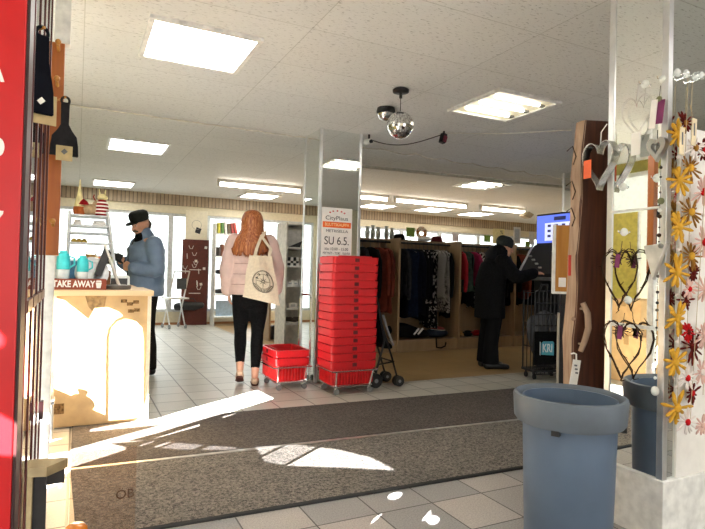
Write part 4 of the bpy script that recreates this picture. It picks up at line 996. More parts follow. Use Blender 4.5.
adj = {'floral': 'black and white floral', 'spotted': 'black and grey spotted', 'checked': 'white and black checked'}
def garment(x, colour, L, W, label, kind, group, sleeve=True, tagged=False, seed=0):
    g = random.Random(seed); t = thing('garment', label, kind, (x, RY+.25, RAILZ), g.uniform(-.3, .3), group)
    q = MB(); prof = [(-.085, .05), (-.10, .12), (-.135, .20), (-.20, .215), (-.32, .20), (-.5, .19), (-.7, .20+.02*W), (-L, .205+.05*W)]
    ph = g.uniform(0, 6); rs = []
    for z, w in prof:
        z = max(z, -L); row = []
        for k in range(20):
            an = 2*PI*k/20; yy = w*math.cos(an); th = (.022+.012*min(1, -z))*(1+.35*math.sin(4*math.cos(an)*3+ph+z*2))
            row.append(Vector((th*math.sin(an)+.01*math.sin(z*5+ph), yy, z+ (.02*math.sin(3*an+ph) if z == -L else 0))))
        rs.append(row)
    q.rings(rs)
    if sleeve:
        for e in (-1, 1):
            SL = g.uniform(.48, .60); q.loft([(0, e*.17, -.15), (.015, e*.215, -.28), (.02, e*.225, -.28-SL*.5), (.012, e*.225, -.20-SL)], [.045, .05, .042, .034], [.03, .034, .03, .026], (0, 1, 0), 10)
    q.build('cloth', cl[colour], t, smooth=70)
    h = MB(); h.tube([(0, 0, -.075), (0, 0, -.03), (0, .012, -.016), (0, .022, .004), (0, .012, .020), (0, -.004, .017)], .004, 5)
    h.tube([(0, -.17, -.14), (0, 0, -.075), (0, .17, -.14)], .006, 5); h.build('hanger', hangm, t)
    if tagged:
        q = MB(); q.boxc((-.06, -.05, -.62), (.004, .06, .10), (0, 0, .0)); q.build('price_tag', paper, t)
    return t
ordn = ['first', 'second', 'third', 'fourth', 'fifth', 'sixth', 'seventh', 'eighth', 'ninth', 'tenth', 'eleventh', 'twelfth', 'thirteenth', 'fourteenth']
sets = [
 [('black', .75, 'jacket'), ('dark grey', .72, 'jacket'), ('black', .78, 'jacket'), ('black', .8, 'jacket'), ('dark grey', .76, 'jacket'), ('black', .8, 'coat'), ('rust', .98, 'coat'), ('rust', 1.0, 'coat')],
 [('black', .8, 'jacket'), ('dark grey', .75, 'jacket'), ('navy', 1.05, 'coat'), ('blue', 1.08, 'dress'), ('navy', 1.0, 'coat'), ('black', 1.05, 'coat'), ('floral', .9, 'dress'), ('black', 1.12, 'coat'), ('floral', 1.2, 'dress'), ('floral', 1.24, 'dress'), ('checked', .8, 'dress'), ('spotted', 1.0, 'dress'), ('checked', 1.0, 'dress'), ('black', 1.08, 'coat')],
 [('red', .6, 'dress'), ('red', .5, 'shirt'), ('green', .7, 'dress'), ('black', .9, 'dress'), ('pink', .6, 'shirt'), ('floral', .95, 'dress'), ('spotted', .95, 'dress'), ('floral', .9, 'dress'), ('black', 1.0, 'coat'), ('dark grey', 1.0, 'coat'), ('black', 1.05, 'coat'), ('black', .9, 'jacket')],
 [('black', .9, 'coat'), ('rust', .8, 'shirt'), ('navy', .9, 'coat'), ('black', .9, 'coat'), ('dark grey', .9, 'coat')]]
for bi, S_ in enumerate(sets):
    a, b = BX[bi]+.10, BX[bi+1]-.07
    for k, (c_, L, kd) in enumerate(S_):
        x = a + (b-a)*k/(len(S_)-1)
        garment(x, c_, L, .5, '%s %s, %s from the left in the %s' % (adj.get(c_, c_), kd, ordn[k], ['rack bay behind the red baskets', 'middle rack bay', 'rack bay by the beanie', 'rack bay behind the gaming machine'][bi]), kd, 'clothes in the ' + bay_name[bi], kd != 'dress', (bi == 1 and k in (7, 13)), 100*bi+k)
# bags and clothes lying on the base shelves
BZ = .162
t = thing('sports_bag', 'black bag with white stripes at the left of the middle rack bay base', 'bag', (4.38, RY+.22, BZ))
q = MB(); q.loft([(-.26, .0, .13), (-.1, 0, .12), (.1, 0, .08), (.26, 0, .06)], [.11, .10, .075, .05], [.14, .15, .14, .10], (0, 0, 1), 14); q.build('bag_body', blackcloth, t, smooth=60)
for dx in (.02, .09): q = MB(); q.boxc((dx, -.14, .11), (.022, .02, .12), (0, .8, 0)); q.build('white_stripe', paper, t)
t = thing('cushion', 'navy cushion on the base shelf of the middle rack bay', 'cushion', (4.83, RY+.20, BZ))
q = MB(); q.ball((0, 0, .065), .065, 12, (3.0, 2.2, 1)); q.build('cover', mat('petrol_navy', '1C2A3C', .8), t, smooth=180)
t = thing('shoe', 'red and white shoe lying on the navy cushion under the floral dresses', 'shoe', (4.80, RY+.12, BZ+.118), .5)
q = MB(); q.loft([(0, .09, .03), (0, .02, .035), (0, -.09, .022)], [.03, .035, .03], [.03, .03, .018], (1, 0, 0), 12); q.build('upper', mat('faded_red_leather', 'A54A40', .6), t, smooth=60); q = MB(); q.box(-.03, .03, -.11, .10, 0, .008); q.build('sole', paper, t)
q = MB(); q.tube([(4.70, RY+.01, .17), (4.69, RY-.01, .12), (4.69, RY-.02, .045), (4.76, RY-.025, .035), (4.84, RY-.02, .06), (4.86, RY-.01, .11)], .011, 7); tag(q.build('bag_strap', blackcloth), 'black strap hanging over the plinth of the middle rack bay', 'strap')
for i, (x, c_, n_) in enumerate(((5.24, 'tan', 'tan'), (5.40, 'black', 'black'), (5.58, 'red', 'dark red'), (5.75, 'rust', 'rust brown'))):
    t = thing('folded_cloth', n_ + ' folded cloth at the bottom of the rack beside the person in black', 'cloth', (x, RY+.2, BZ), .2*i, 'folded clothes on the base shelf')
    q = MB(); q.ball((0, 0, .035), .035, 10, (2.2, 3, 1)); q.build('cloth_body', cl[c_], t, smooth=180); q = MB(); q.ball((.01, -.02, .075), .02, 8, (2.6, 3, .8)); q.build('top_fold', cl[c_], t, smooth=180)
# things on top of the racks
TZ, TY = PH+.001, RY+.45
def card_sign(x, w, h_, m_, label, z0=.06):
    t = thing('sign_card', label, 'sign', (x, TY, TZ)); q = MB(); q.box(-.05, .05, -.03, .03, 0, .008); q.tube([(0, 0, .006), (0, 0, z0+.02)], .006, 6); q.build('stand', white, t)
    q = MB(); q.box(-w/2, w/2, -.004, .004, z0, z0+h_); q.build('card', m_, t); return t
green_c = mat('lime_card', '7C9A38', .7); yellow_c = mat('pale_yellow_card', 'E3D49A', .7)
card_sign(4.50, .15, .14, green_c, 'lime green sign card on top of the middle rack bay'); card_sign(5.34, .12, .13, mat('pinkish_card', 'D9CBCB', .7), 'pinkish white sign card on top of the rack left of the person in black', .03)
card_sign(5.98, .13, .11, green_c, 'lime green sign card on the rack top left of the person in black', .05); card_sign(3.55, .14, .07, mat('grey_card', '8F948C', .7), 'grey sign card above the black jackets behind the red baskets', .27)
t = card_sign(6.22, .24, .25, yellow_c, 'pale yellow sign card marked % on the rack top', .03); text('%', .09, MATS['dark_grey_panel'], t, (.06, -.006, .22), RX)
t = card_sign(6.62, .15, .28, mat('offwhite_card', 'DCD8D2', .7), 'tall white printed sign card on the rack right of the beanie', .05)
q = MB(); q.box(-.05, .05, -.006, -.004, .08, .30); q.build('print_block', MATS['pale_label'], t)
card_sign(6.95, .12, .22, MATS['offwhite_card'], 'white sign card on the rack top beside the gaming machine screen', .05); card_sign(6.86, .10, .10, green_c, 'small lime green sign card low beside the gaming machine screen', .0)
t = thing('round_ornament', 'round orange and white wreath on top of the middle rack bay', 'ornament', (4.70, TY, TZ)); q = MB(); q.M = Matrix.Translation((0, 0, .13)) @ Matrix.Rotation(PI/2, 4, 'X'); q.tube([(.07*math.cos(k), .07*math.sin(k), 0) for k in [i*2*PI/18 for i in range(18)]], .028, 8, closed=True); q.build('wreath', pattern_material('orange_white_weave', hx('B56A2C'), hx('E3D6BE'), 30, .5), t, smooth=60); q = MB(); q.box(-.05, .05, -.03, .03, 0, .05); q.build('stand', white, t)
t = thing('folded_cloth', 'white folded cloth on top of the middle rack bay', 'cloth', (4.70, RY+.36, TZ)); q = MB(); q.ball((0, 0, .03), .03, 10, (4, 2.5, 1)); q.build('cloth_body', paper, t, smooth=180); q = MB(); q.ball((.02, 0, .055), .02, 8, (4, 3, .8)); q.build('top_fold', paper, t, smooth=180)
def hat(x, label, m_):
    t = thing('hat', label, 'hat', (x, TY, TZ)); q = MB(); q.lathe([(.13, 0), (.135, .006), (.09, .012), (.085, .06), (.06, .09), (.001, .095)], 22); q.build('crown', m_, t, smooth=60); q = MB(); q.lathe([(.0915, .013), (.0905, .03), (.088, .03), (.088, .013)], 22, cap=False); q.build('hat_band', m_, t)
hat(4.30, 'black hat on the rack top left of the lime green sign card', blackcloth); hat(4.98, 'dark red hat on the rack top of the middle bay', mat('wine_felt', '5E262A', .9))
glassy = mat('greyish_glassware', 'A9ADA0', .15, var=.25, scale=20)
for i, x in enumerate((3.76, 3.85, 3.94, 4.08, 4.17)):
    t = thing('glass_vase', 'greyish glass vase, ' + ordn[i] + ' from the left on the rack top behind the red baskets', 'vase', (x, TY, TZ), 0, 'glass vases on the rack top'); q = MB(); q.lathe([(.02, 0), (.035, .03), (.038, .10), (.02, .15), (.03, .17+.02*(i % 2))], 14); q.build('vase_body', glassy, t, smooth=60); q = MB(); q.lathe([(.031, .17+.02*(i % 2)), (.033, .176+.02*(i % 2)), (.029, .176+.02*(i % 2))], 14); q.build('rim', glassy, t)

# ------------------------------------------------------------------ shopping baskets
def basket(label, loc, rz=0, group=None):
    t = thing('shopping_basket', label, 'basket', loc, rz, group); HB = .215
    def rr(w, d, z, n=5, r=.03):
        pts = []
        for cx, cy, a0 in ((w-r, d-r, 0), (-w+r, d-r, PI/2), (-w+r, -d+r, PI), (w-r, -d+r, 1.5*PI)):
            for k in range(n): an = a0+PI/2*k/(n-1); pts.append(Vector((cx+r*math.cos(an), cy+r*math.sin(an), z)))
        return pts
    q = MB(); q.rings([rr(.19, .135, 0), rr(.215, .155, HB-.045), rr(.215, .155, HB-.044), rr(.209, .149, HB-.044), rr(.185, .130, .006)], cap=True)
    q.build('tub', red, t)
    q = MB(); q.rings([rr(.216, .156, HB-.064), rr(.229, .169, HB-.063), rr(.233, .173, HB), rr(.212, .152, HB), rr(.211, .151, HB-.05), rr(.216, .156, HB-.064)], cap=False); q.build('rim', red, t)
    q = MB()
    for k in range(13):
        x = -.18 + .03*k
        for s in (-1, 1):
            f = lambda z: .1357 + (.1557-.1357)*z/(HB-.045)
            q.prism([(x-.005, .012), (x+.005, .012), (x+.005, HB-.062), (x-.005, HB-.062)], sorted((s*f(.05), s*(f(.15)+.004))), 'Y')
    for k in range(9):
        y = -.12+.03*k
        for s in (-1, 1): q.prism([(y-.005, .012), (y+.005, .012), (y+.005, HB-.062), (y-.005, HB-.062)], sorted((s*.196, s*.2165)), 'X')
    q.build('side_ribs', mat('red_plastic_rib', (.70, .02, .022), .35), t)
    for s in (-1, 1):
        q = MB(); q.box(-.022, .022, *sorted((s*.1735, s*.176)), HB-.045, HB-.012); q.build('handle_hinge', mat('dark_red_slot', (.12, .005, .008), .6), t)
        q = MB(); q.tube([(s*.17, s*.13, HB+.004), (s*.10, s*.135, HB+.006), (-s*.10, s*.135, HB+.006), (-s*.17, s*.13, HB+.004)], .006, 6); q.build('handle', red, t)
    return t
def basket_stand(x, y, w, d, label, hoop=False):
    t = thing('basket_stand', label, 'trolley', (x, y, 0)); q = MB(); z1, z2 = .075, .215; W2, D2 = w+.045, d+.045
    for z, a, b in ((z1, w-.01, d-.005), (z2, W2-.015, D2-.01)): q.tube([(-a, -b, z), (a, -b, z), (a, b, z), (-a, b, z)], .007, 6, closed=True)
    q.tube([(-w+.01, 0, z1), (w-.01, 0, z1)], .006, 6); q.tube([(0, -d, z1), (0, d, z1)], .006, 6)
    for sx in (-1, 1):
        for sy in (-1, 1): q.tube([(sx*(w-.03), sy*(d-.005), z1), (sx*(W2-.06), sy*(D2-.01), z2)], .007, 6)
    q.build('wire_frame', chrome, t)
    for sx in (-1, 1):
        for sy in (-1, 1):
            px_, py_ = sx*(w-.03), sy*(d-.02); q = MB(); q.boxc((px_, py_, .058), (.03, .014, .03)); fk = q.build('caster_fork', chrome, t)
            q = MB(); q.M = Matrix.Translation((px_+.012, py_, .026)); q.tube([(0, -.010, 0), (0, .010, 0)], .026, 14); q.build('wheel', mat('grey_caster_rubber', '7C7C7A', .5), fk)
    if hoop:
        q = MB(); q.tube([(w+.02, d+.03, .10), (w+.03, d+.035, .80), (w+.05, d+.035, .84), (w+.13, d+.035, .84), (w+.15, d+.035, .80), (w+.15, d+.03, .10)], .011, 8); q.build('push_handle', chrome, t)
    return t
BXc, BYc = 2.265, 4.605
basket_stand(BXc, BYc, .20, .155, 'chrome wheeled stand under the tall stack of red baskets')
b0 = basket('red shopping basket at the bottom of the tall stack', (BXc, BYc, .083), 0, 'red baskets in the tall stack')
for i in range(1, 14):
    lab = 'topmost red shopping basket of the tall stack' if i == 13 else 'red shopping basket in the tall stack, %s from the bottom' % ordn[i]
    dup(b0, (BXc+.003*math.sin(i*2.1), BYc+.003*math.cos(i*1.3), .083+.0725*i), random.uniform(-.012, .012), lab, 'red baskets in the tall stack')
SXc, SYc = 1.80, 5.0
basket_stand(SXc, SYc, .155, .20, 'chrome wheeled stand with a tall push hoop under the two red baskets', False)
dup(b0, (SXc, SYc, .083), PI/2, 'lower red shopping basket of the pair left of the tall stack', 'red baskets in the short stack')
dup(b0, (SXc, SYc, .083+.0725), PI/2, 'upper red shopping basket of the pair left of the tall stack', 'red baskets in the short stack')
t = thing('hand_truck', 'chrome hoop handled hand truck between the small basket stack and the pillar', 'trolley', (2.055, 5.12, 0))
q = MB(); q.tube([(-.065, 0, .03), (-.065, 0, .83), (-.05, 0, .87), (.04, 0, .87), (.055, 0, .83), (.055, 0, .03)], .011, 8); q.build('hoop_handle', chrome, t)
q = MB(); q.boxc((-.005, -.03, .02), (.13, .09, .012)); q.build('foot_plate', chrome, t)
for e in (-.07, .06): q = MB(); q.tube([(e-.008, .04, .03), (e+.008, .04, .03)], .03, 12); q.build('wheel', MATS['grey_caster_rubber'], t)

# ------------------------------------------------------------------ pushchair behind the tall stack
t = thing('pushchair', 'black pushchair standing behind the tall stack of red baskets', 'pushchair', (2.70, 4.72, 0), 0)
q = MB()
for dy in (-.10, .14):
    q.tube([(-.12, dy, .10), (-.02, dy, .45), (-.14, dy, .95), (-.20, dy, 1.0)], .011, 8); q.tube([(-.06, dy, .62), (.06, dy, .30), (.135, dy, .075)], .010, 8)
q.tube([(-.12, -.10, .16), (-.12, .14, .16)], .009, 6); q.tube([(-.08, -.10, .22), (.08, -.10, .24)], .008, 6); q.tube([(.09, -.10, .24), (.09, .14, .24)], .008, 6)
q.build('frame', mat('black_frame_tube', (.02, .02, .022), .35, .3), t)
q = MB(); q.prism([(-.16, .92), (-.10, .95), (.0, .46), (.08, .40), (.09, .36), (-.02, .37), (-.07, .45)], (-.09, .13), 'Y'); q.build('seat_fabric', blackcloth, t, bevel=.02)
q = MB(); q.tube([(.08, -.10, .40), (.0, -.11, .56), (-.05, -.11, .70)], .012, 6); q.build('grey_harness', mat('grey_webbing', '8A8C90', .8), t)
for x, y, r in ((.138, -.13, .052), (.138, -.085, .052), (.138, .11, .052), (.138, .165, .052), (-.12, -.125, .07), (-.12, -.08, .07), (-.12, .12, .07), (-.12, .16, .07)):
    q = MB(); M_ = Matrix.Translation((x, y, r+.002)); q.M = M_; q.M = M_ @ Matrix.Rotation(PI/2, 4, 'X'); q.lathe([(r*.72, -.012), (r*.95, -.012), (r, -.006), (r, .006), (r*.95, .012), (r*.72, .012)], 20); w_ = q.build('wheel', black, t, smooth=40)
    q = MB(); q.M = M_ @ Matrix.Rotation(PI/2, 4, 'X'); q.lathe([(r*.30, -.014), (r*.30, .014)], 10)
    for k in range(5):
        an = k*2*PI/5; q.tube([(r*.28*math.cos(an), r*.28*math.sin(an), .0), (r*.72*math.cos(an), r*.72*math.sin(an), .0)], .006, 5)
    q.build('spoke_hub', MATS['grey_webbing'], w_)

# ------------------------------------------------------------------ gaming machine, trolley bag, wooden box stand
G = thing('gaming_machine', 'dark gaming machine with a blue screen and slanted button panel', 'gaming machine', (5.08, 4.72, 0), 0)
dark = mat('dark_cabinet', '1B1C20', .35); screen = mat('lit_blue_screen', (.02, .03, .08), .2, emit='4C5FC0', estr=1.1)
q = MB(); q.box(.02, .62, -.40, .40, 0, 1.12); q.build('cabinet', dark, G, bevel=.01)
q = MB(); q.box(.06, .30, -.40, .42, 1.12, 1.88); q.build('upper_case', dark, G, bevel=.01)
q = MB(); q.box(.045, .06, -.36, .39, 1.52, 1.855); sc_ = q.build('screen', screen, G)
sg = mat('lit_screen_pale', (.3, .32, .4), .3, emit='A9AEE0', estr=1.0); sgd = mat('lit_screen_dark', (.02, .02, .06), .3, emit='1B2150', estr=.5)
q = MB(); q.box(.0435, .045, -.20, .26, 1.545, 1.76); pan = q.build('menu_panel', sg, sc_)
for r_ in range(3):
    for k in range(4):
        q = MB(); q.boxc((.0425, .19-.11*k, 1.725-.062*r_), (.002, .05, .03)); q.build('icon', sgd, sc_)
q = MB(); q.box(.0435, .045, -.06, .12, 1.785, 1.83); q.build('logo_plate', sgd, sc_)
q = MB(); q.prism([(-.20, 1.10), (-.20, 1.14), (.04, 1.50), (.06, 1.50), (.06, 1.10)], (-.40, .42), 'Y'); bp_ = q.build('button_panel', dark, G)
q = MB()
for e in (-.405, .42): q.prism([(-.225, 1.10), (-.225, 1.145), (.03, 1.53), (.05, 1.53), (-.195, 1.14), (-.195, 1.10)], (e, e+.012), 'Y')
q.build('pale_edge_trim', mat('pale_trim', 'C6C6C4', .4), G)
rb = random.Random(4)
for i in range(9):
    u = .18+.07*(i % 5)*1.9; y = -.30+.085*i; zc = 1.14+.36*min(.9, u); xc = -.20+.24*min(.9, u)
    q = MB(); q.boxc((xc-.008, y, zc+.008), (.012, .045, .02), (0, -.59+PI/2*0, 0)); q.build('button', mat('silver_button', 'A8A9A5', .3, .5), bp_)
q = MB(); q.box(-.24, .02, -.36, .38, 1.06, 1.10); q.build('hand_rest', mat('grey_ledge', '6A6B6E', .4), G, bevel=.006)
q = MB(); q.boxc((-.02, -.30, 1.02), (.10, .12, .1)); q.build('coin_tray', mat('steel_tray', (.6, .6, .62), .3, .8), G, bevel=.03)

T2 = thing('shopping_trolley', 'black wire shopping trolley with a dark sign reading KRI', 'trolley', (4.58, 4.44, 0), -math.radians(12))
wire = mat('black_wire', (.008, .008, .009), .5)
q = MB()
for x in [-.19+.0475*k for k in range(9)]: q.tube([(x, -.10, .06), (x, -.12, .95)], .007, 5)
for z in (.06, .14, .30, .46, .58, .70, .82, .95): q.tube([(-.19, -.10-.02*(z-.06)/.74, z), (.19, -.10-.02*(z-.06)/.74, z)], .007, 5)
q.build('front_grid', wire, T2)
for e in (-.19, .19):
    q = MB()
    for y in (-.05, .02, .09): q.tube([(e, y, .10), (e, y, .93)], .006, 5)
    for z in (.10, .35, .6, .93): q.tube([(e, -.11, z), (e, .10, z)], .006, 5)
    q.build('side_grid', wire, T2)
q = MB(); q.tube([(-.19, .10, .10), (-.19, .11, .95), (.19, .11, .95), (.19, .10, .10)], .008, 6); q.tube([(-.15, -.13, .95), (-.14, -.16, 1.02), (-.08, -.17, 1.02), (-.08, -.15, .95)], .012, 8); q.build('rear_frame', wire, T2)
q = MB(); q.box(-.195, .195, -.135, -.128, .17, .52); sg_ = q.build('sign_panel', blackcloth, T2)
q = MB(); q.box(-.20, .20, -.14, .11, .085, .11); q.build('bottom_tray', wire, T2)
cy = mat('sign_cyan', '4FA7C0', .5); pw = mat('sign_white', 'DDE6EA', .5)
q = MB(); q.prism([(-.115, .275), (.035, .265), (.035, .40), (.02, .415), (-.095, .415), (-.115, .40)], (-.139, -.136), 'Y'); lg_ = q.build('logo_ground', cy, T2)
text('KRI', .125, pw, T2, (-.045, -.1405, .34), RX, sx=.66, bold=.002, ext=.0008)
q = MB(); q.box(-.135, -.128, -.139, -.136, .27, .41); q.build('logo_bar', pw, T2)
for e in (-.16, .16):
    for y in (-.08, .08): q = MB(); q.tube([(e-.008, y, .032), (e+.008, y, .032)], .03, 12); w_ = q.build('wheel', black, T2); q = MB(); q.box(e-.005, e+.005, y-.01, y+.01, .04, .085); q.build('wheel_fork', wire, w_)
t = thing('bag_contents', 'grey bundle lying inside the black wire shopping trolley', 'bundle', (4.585, 4.44, .112), -.2)
q = MB(); q.loft([(-.10, 0, .30), (0, 0, .33), (.10, 0, .30)], [.27, .30, .27], [.08]*3, (0, 0, 1), 12); q.build('cloth', mat('grey_canvas', '55565A', .9), t, smooth=60); q = MB(); q.tube([(-.05, -.08, .40), (-.05, -.09, .2)], .01, 6); q.build('cord', wire, t)

w_or = wood_material('orange_pine', hx('A8702C'), hx('C78F45'), 'Z', .4, 5, 6)
t = thing('wooden_box_stand', 'upright pale orange wooden box with a white edge on a slim dark post', 'display box', (2.85, 2.60, .009), -math.radians(43))
q = MB(); q.box(-.055, .07, -.05, .05, 1.0, 1.43); q.build('box_body', w_or, t, bevel=.003)
q = MB(); q.box(-.072, -.055, -.052, .05, .985, 1.435); q.box(-.055, .07, -.052, .05, .985, .9995); q.build('white_edge', white, t)
q = MB(); q.box(-.035, .01, -.053, -.0505, 1.03, 1.09); q.build('paper_label', paper, t)
q = MB(); q.boxc((.03, -.0515, 1.20), (.03, .002, .008), (0, .5, 0)); q.boxc((.03, -.0515, 1.205), (.008, .002, .035), (0, .2, 0)); q.build('dark_mark', inkblack, t)
q = MB(); q.box(-.02, .05, -.02, .03, .02, .985); q.build('post', black, t); q = MB(); q.box(-.033, -.021, -.02, .03, .35, .86); q.build('pale_rail', mat('pale_rail_grey', 'A39C8E', .5), t)
q = MB(); q.box(-.12, .14, -.11, .12, 0, .02); q.build('base', black, t, bevel=.004)

# ------------------------------------------------------------------ bin by the pillar
canm = mat('slate_blue_plastic', '5C6E86', .42, var=.05, scale=5, bump=.05)
t = thing('waste_bin', 'large round slate blue waste bin with a grey rim beside the mirrored pillar', 'bin', (1.86, 1.655, 0))
q = MB(); q.lathe([(.165, 0), (.172, .008), (.186, .50), (.188, .60), (.182, .60), (.178, .5), (.165, .015), (.001, .015)], 48); q.build('body', canm, t, smooth=40)
rimm = mat('dusty_grey_blue_rim', '616B77', .5, var=.06, scale=8)
q = MB(); q.lathe([(.205, .505), (.212, .502), (.221, .515), (.226, .600), (.223, .612), (.214, .616), (.205, .610), (.198, .585), (.198, .52)], 48, cap=False); q.build('rim', rimm, t, smooth=50)
q = MB(); q.lathe([(.200, .545), (.14, .52), (.10, .512), (.001, .510)], 48, cap=False); q.build('sunken_lid', mat('dark_dusty_plastic', '33373D', .6, var=.25, scale=30), t, smooth=60)
for an in (PI+.5, -PI*.3, PI*.5):
    q = MB(); q.boxc((.203*math.cos(an), .203*math.sin(an), .495), (.03, .03, .02), (0, 0, an)); q.build('rim_clip', black, t)

# ------------------------------------------------------------------ plank
plank_m = wood_material('reddish_brown_plank', hx('3A1F14'), hx('5E3522'), 'Z', .55, 6, 10); bark = wood_material('live_edge_bark', hx('8A6C55'), hx('B59C86'), 'Z', .8, 9, 8)
t = thing('wooden_plank', 'tall reddish brown live edge plank leaning behind the mirrored entrance pillar', 'plank', (2.16, 1.965, 0), -math.radians(15))
q = MB(); q.M = Matrix.Rotation(.034, 4, 'Y'); n = 14
fr = [(.0 + .006*math.sin(k*1.9), 1.88*k/n) for k in range(n+1)]
q.prism([(x, z) for x, z in fr] + [(.33, 1.9), (.33, 0)], (-.045, .035), 'Y'); q.build('board', plank_m, t, bevel=.004)
q = MB(); q.M = Matrix.Rotation(.034, 4, 'Y'); rs = []
for k, (x, z) in enumerate(fr):
    rs.append([Vector((x+.004, -.047, z)), Vector((x-.008-.006*math.sin(k*2.7), -.02, z)), Vector((x-.012+.006*math.cos(k*1.4), .02, z)), Vector((x+.004, .037, z))])
q.rings(rs); q.build('bark_edge', bark, t, smooth=60)
q = MB(); q.tube([(.055, -.07, .98), (.072, -.085, .93), (.076, -.088, .86), (.060, -.08, .79), (.048, -.07, .745)], [.013, .015, .015, .014, .012], 8); q.tube([(.06, -.045, .95), (.06, -.08, .95)], .006, 5); q.tube([(.055, -.045, .78), (.055, -.08, .78)], .006, 5); q.build('branch_handle', bark, t, smooth=60)
q = MB(); q.tube([(.012, -.047, .73), (.02, -.06, .735), (.035, -.055, .73), (.037, -.053, .70)], .004, 5); tg = q.build('tag_string', paper, t)
q = MB(); q.boxc((.030, -.055, .64), (.042, .003, .125), (0, .16, 0)); pt = q.build('price_tag', paper, t)
q = MB()
for k in range(3): q.boxc((.032+.003*k, -.0575, .675-.018*k), (.015, .001, .008), (0, .16, 0))
q.build('tag_print', mat('tag_print_grey', '6E6E72', .8), pt)
q = MB(); q.boxc((-.006, -.05, 1.16), (.012, .006, .10)); q.build('red_sticker', mat('red_sticker', 'C0392B', .6), t)
q = MB(); q.boxc((.02, -.048, .90), (.018, .004, .018), (0, .78, 0)); q.build('knot_hole', bark, t)
for z in (1.72, 1.55, 1.42):
    q = MB(); q.tube([(-.02, -.03, z), (-.005, -.055, z+.02), (.012, -.06, z-.03), (.0, -.055, z-.07)], .003, 5); q.build('twig', mat('dark_twig', '3B2C22', .9), t)

# ------------------------------------------------------------------ hearts and beads on the pillar's left face
XH = PX_-.03
def hk(px, py, lab, X=PX_+.0055):
    p = onX(px, py, X); t = thing('suction_hook', lab, 'hook', (X, p.y, p.z)); q = MB(); q.M = Matrix.Rotation(-PI/2, 4, 'Y'); q.lathe([(.019, 0), (.017, .005), (.008, .010), (.001, .012)], 16); q.build('suction_cup', mat('clear_white_cup', 'E9EDEA', .25), t, smooth=60)
    q = MB(); q.tube([(-.010, 0, .0), (-.030, 0, -.004), (-.036, 0, -.002), (-.038, 0, .006)], .0025, 5); q.build('hook', chrome, t); return p
hk(645, 84, 'white suction hook holding the thin wire heart on the pillar mirror'); hk(663, 79, 'white suction hook holding the bead string at the mirror edge'); hk(623, 187, 'white suction hook on the mirror above the upper twig heart')
hk(657, 178, 'white suction hook on the mirror beside the bead string'); hk(624, 232, 'white suction hook holding the upper twig heart'); hk(628, 300, 'white suction hook holding the lower twig heart')
def heart_pts(cx, cz, w, h_, n=40):
    pts = []
    for i in range(n):
        a = 2*PI*i/n; x = 16*math.sin(a)**3/16; z = (13*math.cos(a)-5*math.cos(2*a)-2*math.cos(3*a)-math.cos(4*a))/14.5
        pts.append((cx+x*w/2, cz+z*h_/2))
    return pts
def pxs(px, py, X): p = onX(px, py, X); return p.y, p.z
def heart_size(px0, px1, py0, py1, X):
    y0, _ = pxs(px0, (py0+py1)/2, X); y1, _ = pxs(px1, (py0+py1)/2, X); m = ((px0+px1)/2)
    _, z0 = pxs(m, py0, X); _, z1 = pxs(m, py1, X); return (y0+y1)/2, (z0+z1)/2, abs(y1-y0), abs(z1-z0)
# silver band heart
X_ = PX_-.05; cy_, cz_, w_, h_ = heart_size(587, 614, 138, 186, X_)
t = thing('metal_heart', 'silver metal band heart hanging at the left edge of the pillar mirror', 'heart ornament', (X_, cy_, cz_))
P_ = heart_pts(0, 0, w_*1.15, h_); q = MB(); n = len(P_)
rs = []
for i, (y, z) in enumerate(P_):
    rs.append([Vector((-.022, y, z)), Vector((.022, y, z)), Vector((.022, y*.93, z*.95)), Vector((-.022, y*.93, z*.95))])
rs.append(rs[0]); q.rings(rs, cap=False); q.build('band', mat('polished_pewter', (.45, .44, .42), .25, 1), t, smooth=50)
q = MB(); q.tube([(0, 0, h_*.33), (.004, 0, h_*.62), (.03, -.01, h_*.8)], .0025, 5); q.build('string', paper, t)
q = MB(); q.boxc((-.03, .045, -.03), (.003, .042, .085)); q.build('orange_tag', mat('orange_tag', 'E4673C', .7), t)
# wire heart
X_ = PX_-.02; cy_, cz_, w_, h_ = heart_size(621, 652, 92, 136, X_)
t = thing('wire_heart', 'thin silver wire heart hanging high on the pillar mirror', 'heart ornament', (X_, cy_, cz_)); q = MB()
for s in (1, .93): q.tube([(0.004*s, y, z) for y, z in heart_pts(0, 0, w_*s, h_*s)], .0009, 5, closed=True)
q.build('wire_loop', mat('thin_wire', (.5, .5, .5), .4, .8), t)
q = MB(); q.tube([(0, 0, h_*.3), (.0, -.01, h_*.75)], .0016, 5); q.build('hanger_wire', MATS['thin_wire'], t)
q = MB(); q.boxc((-.005, -.005, -h_*.68), (.003, .045, .10)); q.build('white_tag', paper, t)
# heart shaped lock
X_ = PX_-.025; cy_, cz_, w_, h_ = heart_size(648, 667, 136, 160, X_)
t = thing('heart_ornament', 'small pewter heart with a cut-out on the bead string at the mirror edge', 'heart ornament', (X_, cy_, cz_)); q = MB(); rs = []
for y, z in heart_pts(0, 0, w_, h_): rs.append([Vector((-.012, y, z)), Vector((.012, y, z)), Vector((.012, y*.5, z*.5)), Vector((-.012, y*.5, z*.5))])
rs.append(rs[0]); q.rings(rs, cap=False); q.build('heart_body', mat('dark_pewter', (.42, .41, .38), .3, 1), t, smooth=50)
q = MB(); q.tube([(0, 0, h_*.3), (0, 0, h_*.75)], .002, 5); q.build('string', black, t)
